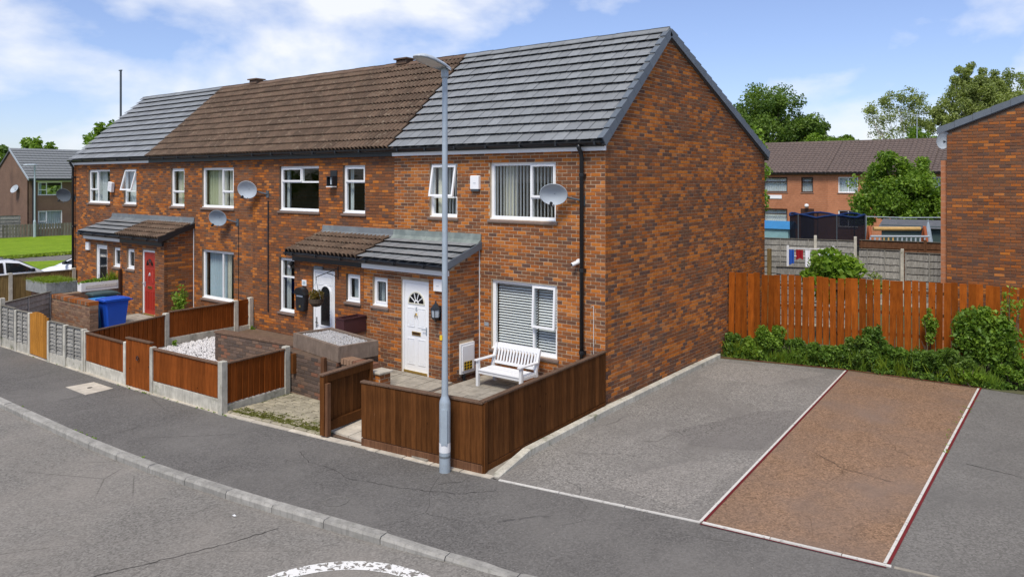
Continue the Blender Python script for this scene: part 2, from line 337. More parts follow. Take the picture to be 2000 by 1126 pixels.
class Bricks:
    def __init__(s, root, limit=300): s.root = root; s.L = []; s.lim = limit
    def wall(s, parent, O, U, N, Lw, H, holes=(), style='front', top=None, z0=0, course=.075):
        O, U, N = Vector(O), Vector(U), Vector(N); rnd = random.Random(int(1000*(O.x+3*O.y)+H*77))
        r = 0
        while True:
            za = z0+r*course; zb = za+.065
            if zb > H+.005: break
            off = (r % 2)*.1125+rnd.uniform(-.006, .006); u = -off
            while u < Lw:
                segs = [(max(u, 0), min(u+.215, Lw))]
                for h0, h1, g0, g1 in holes:
                    if zb > g0+.008 and za < g1-.008:
                        ns = []
                        for a, b in segs:
                            if h1 <= a or h0 >= b: ns.append((a, b))
                            else:
                                if h0 > a: ns.append((a, h0-.004))
                                if h1 < b: ns.append((h1+.004, b))
                        segs = ns
                for a, b in segs:
                    if top:
                        while b-a > .03 and zb > top(b): b -= .03
                        while b-a > .03 and zb > top(a): a += .03
                        if zb > top(a) or zb > top(b): continue
                    if b-a < .03: continue
                    P = O+U*a+Vector((0, 0, za)); s.L.append((parent, P, U, N, b-a, shade(style, P, rnd), rnd.uniform(-.0025, .0025)))
                u += .225
            r += 1
    def finish(s):
        cand = []
        for i, (par, P, U, N, l, sh, j) in enumerate(s.L):
            if l < .213: continue
            d = P-CAM; Z = d.dot(FWD); uu = d.dot(RGT)/Z; vv = (P.z-CAM.z)/Z
            if Z < 1 or abs(uu) > .66 or vv > .24 or vv < -.51 or N.dot(d) > 0: continue
            cand.append((-N.dot(d)/Z**3, i))
        cand.sort(reverse=True); pick = set(i for _, i in cand[:s.lim]); V = []; C = []
        for i, (par, P, U, N, l, sh, j) in enumerate(s.L):
            if i in pick: put('brick', brick_mesh(sh), par, frame(P+N*j, U, N)); continue
            b = .004; h = .065; pr = .007+j
            f = [P+U*x+N*pr+Vector((0, 0, z)) for x, z in ((b, b), (l-b, b), (l-b, h-b), (b, h-b))]; k = [P+U*x-N*.004+Vector((0, 0, z)) for x, z in ((0, 0), (l, 0), (l, h), (0, h))]
            V.append(f); C.append(SHADES[sh])
            for q in range(4): t = (q+1) % 4; V.append([k[q], k[t], f[t], f[q]]); C.append(SHADES[sh])
        if V: tag(put('brickwork', np_quads('brickwork', np.array([[tuple(p) for p in q] for q in V]), 'brick', np.array(C)), s.root), kind='stuff')
def wall_panel(m, O, U, N, Lw, H, holes, th=.22, z0=-.25):   # mortar sheet with openings, face 0, body behind
    O, U, N = Vector(O), Vector(U), Vector(N); us = sorted({0, Lw, *[h[0] for h in holes], *[h[1] for h in holes]}); zs = sorted({z0, H, *[h[2] for h in holes], *[h[3] for h in holes]})
    us = [u for u in us if 0 <= u <= Lw]; zs = [z for z in zs if z0 <= z <= H]
    def P(u, z, d): return O+U*u-N*d+Vector((0, 0, z))
    def solid(i, j):
        if i < 0 or j < 0 or i >= len(us)-1 or j >= len(zs)-1: return False
        uc, zc = (us[i]+us[i+1])/2, (zs[j]+zs[j+1])/2
        return not any(h[0] < uc < h[1] and h[2] < zc < h[3] for h in holes)
    for i in range(len(us)-1):
        for j in range(len(zs)-1):
            if not solid(i, j): continue
            a, b, c, d = us[i], us[i+1], zs[j], zs[j+1]
            m.poly([P(a, c, 0), P(b, c, 0), P(b, d, 0), P(a, d, 0)]); m.poly([P(b, c, th), P(a, c, th), P(a, d, th), P(b, d, th)])
            if not solid(i-1, j): m.poly([P(a, c, th), P(a, c, 0), P(a, d, 0), P(a, d, th)])
            if not solid(i+1, j): m.poly([P(b, c, 0), P(b, c, th), P(b, d, th), P(b, d, 0)])
            if not solid(i, j-1): m.poly([P(a, c, th), P(b, c, th), P(b, c, 0), P(a, c, 0)])
            if not solid(i, j+1): m.poly([P(a, d, 0), P(b, d, 0), P(b, d, th), P(a, d, th)])

# ------------------------------------------------------------------ the ground
KERB = [(-60, -8.2), (-40, -7.7), (-25, -7.3), (-14, -7.1), (-9.44, -7.04), (-5.9, -7.02), (-4.2, -6.95), (-2.5, -6.78), (-1.0, -6.58), (0.3, -6.38), (1.07, -6.23), (1.8, -6.08), (2.9, -5.86), (4.2, -5.6), (6, -5.2), (9, -4.6), (14, -3.6), (24, -1.6)]
BACK = [(-60, -5.4), (-22, -5.2), (-15.4, -5.1), (-11.6, -5.02), (-8.56, -4.98), (-5.33, -4.79), (-2.89, -4.50), (-0.3, -4.19), (0.66, -4.04), (3.56, -3.53), (5.67, -3.26), (9, -2.85), (14, -2.2), (24, -1.0)]
def drop(x): return -interp([(-90, 0), (.45, 0), (2.4, .085), (90, .085)], x)
xs = sorted({x for x, _ in KERB} | {x for x, _ in BACK} | set(np.arange(-15, 6, .5)))
part('ground', 'soil', None, lambda m: m.poly([(-900, -900, -.16), (900, -900, -.16), (900, 900, -.16), (-900, 900, -.16)]), kind='structure')
def f_(m):
    for a, b in zip(xs, xs[1:]): m.poly([(a, -60, -.10), (b, -60, -.10), (b, interp(KERB, b)+.05, -.10), (a, interp(KERB, a)+.05, -.10)])
road = part('road', 'asphalt_road', None, f_, kind='structure')
def f_(m):
    for a, b in zip(xs, xs[1:]):
        k = [(a, interp(KERB, a)+.13, drop(a)), (b, interp(KERB, b)+.13, drop(b))]
        md = [(x, lerp(interp(KERB, x), interp(BACK, x), .55), drop(x)*.25) for x in (a, b)]; bk = [(x, interp(BACK, x), 0) for x in (a, b)]
        m.poly([k[0], k[1], md[1], md[0]]); m.poly([md[0], md[1], bk[1], bk[0]])
pave = part('pavement', 'asphalt_path', None, f_, kind='structure')
# kerb stones, one by one
kl = []; x = -40.
while x < 8: kl.append(x); x += .905+random.uniform(-.01, .01)
for a, b in zip(kl, kl[1:]):
    b -= .012; A, B = Vector((a, interp(KERB, a), 0)), Vector((b, interp(KERB, b), 0)); d = (B-A).normalized(); nn = Vector((-d.y, d.x, 0)); m = MB(); j = random.uniform(-.004, .004)
    P = []
    for q, xx in ((A, a), (B, b)):
        t = drop(xx)+.004+j
        P.append([q+Vector((0, 0, -.2)), q+Vector((0, 0, t-.030)), q+nn*.022+Vector((0, 0, t)), q+nn*.15+Vector((0, 0, t)), q+nn*.15+Vector((0, 0, -.2))])
    for i in range(4): m.poly([P[0][i], P[1][i], P[1][i+1], P[0][i+1]])
    m.poly(P[0][::-1]); m.poly(P[1]); m.build('kerb_stone', 'kerb_concrete', pave)
# pale strip of edging stones at the back of the pavement
for a, b in [(x, x+.9) for x in np.arange(-20, -2.2, .91)]+[(x, x+.52) for x in np.arange(-2.15, .35, .54)]:
    m = MB(); A, B = Vector((a, interp(BACK, a), 0)), Vector((b, interp(BACK, b), 0)); z = .012+random.uniform(0, .008)
    m.prism([A+Vector((0, -.02, -.1)), B+Vector((0, -.02, -.1)), B+Vector((0, .13, -.1)), A+Vector((0, .13, -.1))], (0, 0, .1+z)); m.build('edging_stone', 'pale_slab', pave)
# parking area
bay = part('parking_area', 'asphalt_bay', None, lambda m: m.poly([(.66, -4.04, 0), (3.56, -3.53, 0), (2.86, 6.0, 0), (0, 6.0, 0), (0, -.2, 0), (.3, -4.0, 0)]), kind='structure')
part('parking_area', 'asphalt_right', None, lambda m: m.poly([(5.67, -3.26, 0), (9, -2.85, 0), (14, -2.2, 0), (24, -1, 0), (24, 6.3, 0), (5.47, 6.15, 0)]), kind='structure')
bbay = part('parking_bay', 'bay_brown', None, lambda m: m.poly([(3.56, -3.53, 0), (5.67, -3.26, 0), (5.47, 6.1, 0), (2.86, 6.05, 0)]), kind='structure')
part('planting_strip', 'soil', None, lambda m: m.poly([(-.0, 5.2, .006), (2.86, 5.86, .006), (5.47, 5.98, .006), (24, 6.1, .006), (24, 60, .006), (0, 60, .006)]), kind='structure')
def strip(name, mat, parent, A, B, wd, z, off=0, h=None):
    A, B = Vector((*A, z)), Vector((*B, z)); d = (B-A).normalized(); nn = Vector((-d.y, d.x, 0)); m = MB(); q = [A+nn*(off-wd/2), B+nn*(off-wd/2), B+nn*(off+wd/2), A+nn*(off+wd/2)]
    if h: m.prism([p-Vector((0, 0, .08)) for p in q], (0, 0, .08+h))
    else: m.poly(q)
    return m.build(name, mat, parent)
strip('painted_line', 'line_white', bay, (3.56, -3.5), (2.86, 5.92), .036, .006, .025); strip('painted_line', 'line_red', bay, (3.56, -3.5), (2.86, 5.92), .034, .008, -.015)
strip('painted_line', 'line_white', bbay, (5.67, -3.22), (5.47, 6.0), .036, .006, .025); strip('painted_line', 'line_red', bbay, (5.67, -3.22), (5.47, 6.0), .034, .008, -.015)
strip('painted_line', 'line_red', bay, (.05, 5.3), (2.86, 5.93), .05, .010); strip('painted_line', 'line_red', bbay, (2.86, 5.93), (5.5, 6.03), .05, .010)
strip('painted_line', 'line_red', bbay, (3.56, -3.55), (5.68, -3.29), .02, .012, -.035)
for a, b in [(.66, 1.6), (1.61, 2.55), (2.56, 3.55), (3.58, 4.4), (4.41, 5.2), (5.21, 5.72)]:
    strip('edging_stone', 'line_white', bay, (a, interp(BACK, a)), (b, interp(BACK, b)), .045, .0, 0, .010+random.uniform(0, .006))
for a, b in [(5.75, 6.6), (6.62, 7.5)]: strip('edging_stone', 'slab', bay, (a, interp(BACK, a)), (b, interp(BACK, b)), .05, .0, 0, .006)
# raised concrete edging along the gable wall, ramped down at its front end
kk = [(.60, -3.98), (.43, -2.95), (.38, -2.05), (.33, -1.15), (.28, -.25), (.25, .65), (.22, 1.55), (.19, 2.45), (.16, 3.35), (.13, 4.25), (.10, 5.25)]
for i, (a, b) in enumerate(zip(kk, kk[1:])):
    A, B = Vector((*a, 0)), Vector((*b, 0)); d = (B-A).normalized(); B -= d*.008; nn = Vector((-d.y, d.x, 0)); m = MB(); h0, h1 = (.012, .11) if i == 0 else (.11, .11)
    P = [[q+nn*0, q+nn*.0+Vector((0, 0, h-.012)), q+nn*.012+Vector((0, 0, h)), q+nn*.13+Vector((0, 0, h)), q+nn*.13] for q, h in ((A, h0), (B, h1))]
    for k in range(4): m.poly([P[0][k], P[1][k], P[1][k+1], P[0][k+1]][::-1])
    m.poly(P[0]); m.poly(P[1][::-1]); m.build('kerb_stone', 'concrete', bay)
part('gravel_margin', 'slab', None, lambda m: m.poly([(.5, -3.98, .02), (.30, -1, .05), (.1, 5.2, .05), (-.02, 5.2, .05), (-.02, -.1, .05), (.3, -3.98, .02)]), kind='structure')
# road marking ring
def f_(m):
    c = (1.55, -7.85); N_ = 72
    for i in range(N_):
        a0, a1 = 2*math.pi*i/N_, 2*math.pi*(i+1)/N_; r0, r1 = 1.17, 1.37
        m.poly([(c[0]+r*math.cos(t), c[1]+r*math.sin(t), -.095) for r, t in ((r0, a0), (r1, a0), (r1, a1), (r0, a1))])
n = NT('paint_worn'); p = n.pos('world'); k = n.noise(p, 15, 5, .6, .6); tr = n.n('ShaderNodeBsdfTransparent'); ms = n.n('ShaderNodeMixShader'); n.col((.70, .69, .66)); n.set(.7, .2)
n.l(n.ramp(k, .45, .475), ms.inputs[0]); n.l(tr.outputs[0], ms.inputs[1]); n.l(n.b.outputs[0], ms.inputs[2]); n.l(ms.outputs[0], n.o.inputs[0]); MT['paint_worn'] = n.m
part('painted_ring', 'paint_worn', road, f_)
# manhole cover and a round access cover
mh = thing('manhole_cover', 'square pale concrete manhole cover set in the pavement', 'manhole', (-9.2, -5.48, 0))
part('slab', 'pale_slab', mh, lambda m: m.prism([(-9.67, -5.77, -.05), (-8.73, -5.77, -.05), (-8.79, -5.2, -.05), (-9.63, -5.22, -.05)], (0, 0, .058)))
part('lifting_hole', 'crack', mh, lambda m: m.lathe([(.0, .011), (.05, .011), (.05, .0)], 12, T3((-9.22, -5.48, 0))))
rc = thing('access_cover', 'small round worn access cover in pavement beside the kerb', 'manhole', (-.62, -5.98, 0))
part('rim', 'asphalt_right', rc, lambda m: m.lathe([(.17, .0), (.17, .007), (.135, .007), (.135, .003)], 24, T3((-.62, -5.98, 0)))); part('plate', 'asphalt_path', rc, lambda m: m.lathe([(.0, .005), (.134, .005), (.134, 0)], 24, T3((-.62, -5.98, 0))))
def crack(parent, pts, wd, z, seed, mat='crack'):
    rr = random.Random(seed); q = []
    for (x0, y0), (x1, y1) in zip(pts, pts[1:]):
        k = max(2, int(math.hypot(x1-x0, y1-y0)/.07))
        for i in range(k): t = i/k; q.append((lerp(x0, x1, t)+rr.uniform(-.018, .018), lerp(y0, y1, t)+rr.uniform(-.018, .018)))
    m = MB()
    for a, b in zip(q, q[1:]):
        d = Vector((b[0]-a[0], b[1]-a[1], 0)).normalized(); nn = Vector((-d.y, d.x, 0))*wd*rr.uniform(.3, 1)/2; A, B = Vector((*a, z)), Vector((*b, z)); m.poly([A-nn, B-nn, B+nn, A+nn])
    m.build('crack', mat, parent)
crack(road, [(-1.6, -9.6), (-1.15, -8.3), (-.85, -7.4), (-.72, -6.75)], .016, -.096, 1); 
def patch(parent, pts, mat, z=.004, seed=0):
    rr = random.Random(seed); P = []
    for (x0, y0), (x1, y1) in zip(pts, pts[1:]+pts[:1]):
        for i in range(6): t_ = i/6; P.append((lerp(x0, x1, t_)+rr.uniform(-.03, .03), lerp(y0, y1, t_)+rr.uniform(-.03, .03), z))
    MB().poly(P).build('repair_patch', mat, parent)
patch(bay, [(1.55, -.55), (2.2, -.95), (3.2, -.5), (3.15, 2.2), (2.4, 1.6), (2.0, .4)], 'asphalt_patch', .003, 1); patch(bay, [(1.9, -3.2), (3.2, -3.3), (3.28, -1.2), (2.5, -1.6)], 'asphalt_light', .003, 2); patch(bay, [(.45, 3.2), (1.9, 3.5), (2.6, 5.3), (.3, 4.9)], 'asphalt_light', .003, 3)


crack(pave, [(-2.6, -5.1), (-2.1, -5.3), (-1.7, -5.25), (-1.1, -5.35), (-.2, -5.1), (.55, -4.75), (.9, -4.3)], .011, .004, 3); crack(pave, [(1.5, -5.1), (1.7, -4.8), (2.0, -4.45)], .012, .002, 4); crack(pave, [(-5.2, -6.3), (-4.6, -5.7), (-4.1, -5.2)], .009, .004, 5); crack(pave, [(.05, -4.7), (.35, -4.35)], .01, .004, 6)
crack(bay, [(5.9, .9), (7, .7), (8.5, .55)], .016, .004, 7); crack(bbay, [(4.0, -.1), (4.5, -.5), (5.3, -.6)], .012, .004, 8); crack(bay, [(1.0, -2.4), (1.5, -2.0), (1.9, -1.95)], .008, .004, 9)

# ------------------------------------------------------------------ house building blocks
def curtain(w_, mat, x0, x1, z0, z1, y, folds=6, amp=.03):
    m = MB(); k = folds*6; ph = random.uniform(0, 6)
    pts = [(lerp(x0, x1, i/k), y+amp*math.sin(ph+i/k*folds*2*math.pi)+.4*amp*math.sin(2.3*ph+i*.9)) for i in range(k+1)]
    for a, b in zip(pts, pts[1:]): m.poly([(a[0], a[1], z0), (b[0], b[1], z0), (b[0], b[1], z1), (a[0], a[1], z1)])
    m.build('curtain', mat, w_, smooth=True)
def window(root, x0, x1, z0, z1, yf, panes, dress=(), frame_mat='upvc', label=None, sill=True, glass='glass', rec=.055, sill_mat='sill_tile', plain=False):
    m = MB(); ya, yb = yf+rec, yf+rec+.07; fw = .05
    m.ring(x0, x1, z0, z1, fw, ya, yb); ix0, ix1, iz0, iz1 = x0+fw, x1-fw, z0+fw, z1-fw; todo = []
    for pn in panes:
        a, b, c, d, kind = pn[:5]; xa, xb, za, zb = lerp(ix0, ix1, a), lerp(ix0, ix1, b), lerp(iz0, iz1, c), lerp(iz0, iz1, d); sw = .022 if kind == 'fixed' else .045; todo.append((xa, xb, za, zb, kind, sw, pn[5] if len(pn) > 5 else 0))
        if kind == 'fixed': m.ring(xa, xb, za, zb, sw, ya+.006, yb-.002)
        elif kind == 'open': m.ring(xa, xb, za, zb, .012, ya+.02, yb-.002)
    w_ = m.build('window', frame_mat, root, label=label)
    for xa, xb, za, zb, kind, sw, ang in todo:
        if kind == 'open':     # top-hung sash swung outwards
            M = T3((xa, ya, zb)) @ Matrix.Rotation(-R(ang), 4, 'X'); q = MB().ring(.004, xb-xa-.004, za-zb, 0, sw, -.045, .0)
            if not plain: q.box((xb-xa)/2-.11, (xb-xa)/2+.11, -.052, -.046, -.034, -.018)
            sh = q.build('sash', frame_mat, w_, M=M); MB().box(sw, xb-xa-sw, -.026, -.020, za-zb+sw, -sw).build('pane', glass, w_, M=M)
        else:
            if kind == 'sash':
                q = MB().ring(xa+.003, xb-.003, za+.003, zb-.003, sw, ya-.014, ya+.03)
                if not plain: q.box((xa+xb)/2-.1, (xa+xb)/2+.1, ya-.022, ya-.0145, zb-.036, zb-.022)
                q.build('sash', frame_mat, w_)
            MB().box(xa+sw, xb-sw, ya+.030, ya+.036, za+sw, zb-sw).build('pane', glass, w_)
    if sill:
        q = MB(); h = .055; q.prism([(x0-.05, yf-.045, z0-h-.006), (x0-.05, yf-.045, z0-.022), (x0-.05, yf+rec+.005, z0), (x0-.05, yf+rec+.005, z0-h-.006)][::-1], (x1-x0+.10, 0, 0)); q.build('sill', sill_mat, w_)
        MB().box(x0-.005, x1+.005, yf+.008, ya-.001, z0-.001, z0+.022).build('lower_rail', frame_mat, w_)
    for d in dress:
        k = d[0]; xa, xb = lerp(x0, x1, d[1]), lerp(x0, x1, d[2]); y = yb+.10
        if k == 'c': curtain(w_, d[3], xa, xb, z0+.02, z1-.03, y+random.uniform(0, .03), max(2, int((xb-xa)/.13)))
        elif k == 'v':
            me = MB().box(-.042, .042, -.002, .002, 0, z1-z0-.08).mesh('slat', 'blind')
            for i in range(int((xb-xa)/.089)): put('slat', me, w_, T3((xa+.045+i*.089, y-.05, z0+.04)) @ Matrix.Rotation(R(104+random.uniform(-4, 4)), 4, 'Z'))
        elif k == 'h':
            me = MB().box(xa-(xa+xb)/2, xb-(xa+xb)/2, -.027, .027, -.0012, .0012).mesh('slat', 'blind'); n_ = int((z1-z0-.1)/.057)
            for i in range(n_): put('slat', me, w_, T3(((xa+xb)/2, y-.04, z0+.05+i*.057)) @ Matrix.Rotation(R(34+random.uniform(-2, 2)), 4, 'X') @ Matrix.Rotation(random.uniform(-.003, .003), 4, 'Y'))
    return w_
def arc(cx, cz, r, a0, a1, k=12): return [(cx+r*math.cos(R(lerp(a0, a1, i/k))), cz+r*math.sin(R(lerp(a0, a1, i/k)))) for i in range(k+1)]
def xz(pts, y): return [(a, y, b) for a, b in pts]
def door(root, x0, x1, z0, z1, yf, style, label):
    fw = .06; ya = yf+.05; m = MB(); m.box(x0, x0+fw, ya-.02, ya+.06, z0, z1); m.box(x1-fw, x1, ya-.02, ya+.06, z0, z1); m.box(x0+fw, x1-fw, ya-.02, ya+.06, z1-fw, z1); m.box(x0+fw, x1-fw, ya-.03, ya+.06, z0, z0+.05)
    fr = m.build('door', 'upvc', root, label=label); mat = 'red_door' if style == 'red' else 'upvc'; a, b, c, d = x0+fw+.004, x1-fw-.004, z0+.055, z1-fw-.004; xm = (a+b)/2; wd = b-a; yl = ya+.0; mb = MB()
    mb.box(a, b, yl, yl+.045, c, d) if style != 'dark' else mb.ring(a, b, c, d, .07, yl, yl+.045)
    leaf = mb.build('door_leaf', mat, fr)
    if style == 'dark':
        MB().box(a+.07, b-.07, yl+.015, yl+.022, c+.07, d-.07).build('pane', 'glass_dark', fr); MB().tube([(a+.1, yl-.05, c+.75), (a+.1, yl-.05, c+1.0)], .015).build('handle', 'upvc', fr); return
    MB().box(x0+fw, x1-fw, ya-.045, ya-.031, z0+.01, z0+.065).build('threshold', 'gold', fr)
    def mould(xa, xb, za, zb):
        MB().ring(xa, xb, za, zb, .016, yl-.010, yl-.001).build('moulding', mat, fr); MB().prism([(xa+.035, yl-.0005, za+.035), (xb-.035, yl-.0005, za+.035), (xb-.035, yl-.0005, zb-.035), (xa+.035, yl-.0005, zb-.035)], (0, -.006, 0)).build('panel', mat, fr)
    if style in ('fan', 'red'):
        r = wd*.33; zc = d-.20-r
        MB().poly(xz(arc(xm, zc, r, 0, 180), yl-.0012)[::1]).build('pane', 'glass_dark', fr)
        o, i_ = arc(xm, zc, r+.022, 0, 180), arc(xm, zc, r-.004, 0, 180); q = MB()
        for k in range(12): q.prism(xz([o[k], o[k+1], i_[k+1], i_[k]], yl-.001), (0, -.012, 0))
        q.box(xm-r-.022, xm+r+.022, yl-.013, yl-.001, zc-.022, zc); q.build('fanlight_surround', 'curtain_cream' if style == 'fan' else mat, fr)
        q = MB()
        for t in (36, 72, 108, 144) if style == 'fan' else (60, 120):
            M = T3((xm, yl-.0055, zc)) @ Matrix.Rotation(-R(t), 4, 'Y'); q.box(.055, r, -.004, .004, -.009, .009, M=M)
        h = arc(xm, zc, .07, 0, 180, 8); g = arc(xm, zc, .045, 0, 180, 8)
        for k in range(8): q.prism(xz([h[k], h[k+1], g[k+1], g[k]], yl-.002), (0, -.008, 0))
        q.build('glazing_bar', mat, fr)
        zt = zc-.08
        for sx in (-1, 1):
            xa, xb = (a+.08, xm-.05) if sx < 0 else (xm+.05, b-.08)
            mould(xa, xb, c+.95, zt-.02); mould(xa, xb, c+.14, c+.70)
        MB().ring(xm-.13, xm+.13, c+.775, c+.855, .018, yl-.014, yl-.001).build('letter_plate', 'gold', fr); MB().box(xm-.112, xm+.112, yl-.006, yl-.001, c+.793, c+.837).build('letter_flap', 'frame_brown', fr)
        kx = b-.045 if style == 'fan' else a+.05
        MB().box(kx-.012, kx+.012, yl-.012, yl-.001, c+.82, c+.98).tube([(kx, yl-.012, c+.93), (kx, yl-.05, c+.93), (kx-.1, yl-.05, c+.93)], .009).build('handle', 'steel', fr)
        q = MB(); M = T3((xm, yl-.012, zt-.19)) @ Matrix.Rotation(R(90), 4, 'X'); pr = [(xm+.035*math.cos(t), yl-.02, zt-.2+.045*math.sin(t)) for t in np.linspace(-.6, 3.74, 10)]; q.tube(pr, .009, 6); q.box(xm-.02, xm+.02, yl-.018, yl-.001, zt-.17, zt-.13); q.build('knocker', 'gold' if style == 'fan' else 'white_paint', fr)
        if style == 'fan':
            cu = bpy.data.curves.new('digit', 'FONT'); cu.body = '6'; cu.size = .13; cu.extrude = .003; cu.align_x = 'CENTER'; to = bpy.data.objects.new('tmp', cu); COL.objects.link(to); bpy.context.view_layer.update()
            me = bpy.data.meshes.new_from_object(to); bpy.data.objects.remove(to); me.materials.clear(); me.materials.append(MT['steel']); put('house_number', me, fr, T3((xm, yl-.005, zt-.085)) @ Matrix.Rotation(R(90), 4, 'X'))
    else:       # arched glass panel
        def archpts(w2, za, zb, g): return [(xm+.02-w2, za), (xm+.02+w2, za)]+arc(xm+.02, zb, w2, 0, 180, 10)[0:]
        zb = c+1.40; w2 = .175; P = archpts(w2, c+.63, zb, 0); MB().poly(xz(P, yl-.0012)).build('pane', 'glass_dark', fr); q = MB(); o = archpts(w2+.035, c+.595, zb, 0)
        for k in range(len(P)): q.prism(xz([o[k], o[(k+1) % len(o)], P[(k+1) % len(P)], P[k]], yl-.001), (0, -.014, 0))
        q.build('glazing_surround', mat, fr); mould(a+.09, b-.07, c+.12, c+.52); mould(a+.09, b-.07, d-.30, d-.08)
        MB().ring(xm-.11, xm+.15, c+.36, c+.46, .018, yl-.024, yl-.011).build('letter_plate', 'upvc', fr); MB().box(xm-.09, xm+.13, yl-.016, yl-.012, c+.378, c+.442).build('letter_flap', 'gold', fr)
        MB().box(a+.03, a+.055, yl-.014, yl-.001, c+.55, c+.80).tube([(a+.042, yl-.012, c+.68), (a+.042, yl-.05, c+.68), (a+.14, yl-.05, c+.68)], .009).build('handle', 'black_plastic', fr)
def flat_tile(wd=.296, l=.345):
    m = MB(); b = .007; m.v = [(b, .012, .056), (wd-b, .012, .056), (wd-b, l, -.006), (b, l, -.006), (b, .0, .066), (wd-b, .0, .066), (wd-b, l, .006), (b, l, .006)]
    m.f = [[0, 1, 5, 4], [1, 2, 6, 5], [2, 3, 7, 6], [3, 0, 4, 7], [4, 5, 6, 7], [3, 2, 1, 0]]; m.c = [None]*6; return m.mesh('roof_tile', 'tile_grey')
def ribbed_tile(wd=.296, l=.345, waves=2):
    m = MB(); k = waves*7; pr = []
    for i in range(k+1): t = i/k; ph = (waves*t) % 1; pr.append((t*wd, .036+(.018, .034, .036, .030, .010, -.044, -.044)[round(ph*7) % 7]))
    for (xa, za), (xb, zb) in zip(pr, pr[1:]):
        m.poly([(xa, 0, za+.028), (xb, 0, zb+.028), (xb, l, zb-.02), (xa, l, za-.02)]); m.poly([(xa, .001, za+.014), (xb, .001, zb+.014), (xb, 0, zb+.028), (xa, 0, za+.028)]); m.poly([(xa, l, za-.03), (xb, l, zb-.03), (xb, .001, zb+.014), (xa, .001, za+.014)])
    return m.mesh('roof_tile', 'tile_brown')
TILE = dict(grey=flat_tile(), brown=ribbed_tile())
def tile_slope(parent, xa, xb, eave, ridge, kind, rows_):
    E, G_ = Vector((0, *eave)), Vector((0, *ridge)); d = G_-E; Ls = d.length; d.normalize(); nz = Vector((1, 0, 0)).cross(d); gauge = (Ls-.02)/rows_; n_ = round((xb-xa)/.296); wd = (xb-xa)/n_
    for r in range(rows_):
        off = wd/2 if (kind == 'grey' and r % 2) else 0
        for c in range(n_+(1 if off else 0)):
            x = xa+c*wd-off; sx = wd/.296; 
            if off and c == 0: x = xa; sx *= .5
            if off and c == n_: sx *= .5
            O = Vector((x, 0, 0))+E+d*(r*gauge)+nz*(.01+random.uniform(-.003, .003)); M = Matrix.Identity(4)
            for i, v in enumerate((Vector((1, 0, 0))*sx, d, nz)):
                for q in range(3): M[q][i] = v[q]
            M.translation = O; put('roof_tile', TILE[kind], parent, M @ Matrix.Rotation(random.uniform(-.006, .006), 4, 'X') @ Matrix.Rotation(random.uniform(-.005, .005), 4, 'Y'))
HW = 5.83; EZ, RY, RZ, BY = 5.06, 2.62, 7.60, 8.5
EAVE, RIDGE = (-.17, 5.09), (RY, RZ)
def gutter(root, x0, x1, y, z, mat='black_plastic', r=.06):
    m = MB(); k = 7
    for a, b in zip(range(k), range(1, k+1)):
        t0, t1 = math.pi+a*math.pi/k, math.pi+b*math.pi/k
        for rr, s in ((r, 1), (r-.006, -1)):
            P = [(x0, y+rr*math.cos(t0), z+rr*math.sin(t0)), (x1, y+rr*math.cos(t0), z+rr*math.sin(t0)), (x1, y+rr*math.cos(t1), z+rr*math.sin(t1)), (x0, y+rr*math.cos(t1), z+rr*math.sin(t1))]; m.poly(P if s > 0 else P[::-1])
    for x in np.arange(x0+.35, x1-.1, .9): m.box(x-.02, x+.02, y-r-.006, y+r, z-r-.012, z+.004)
    return m.build('gutter', mat, root, smooth=False)
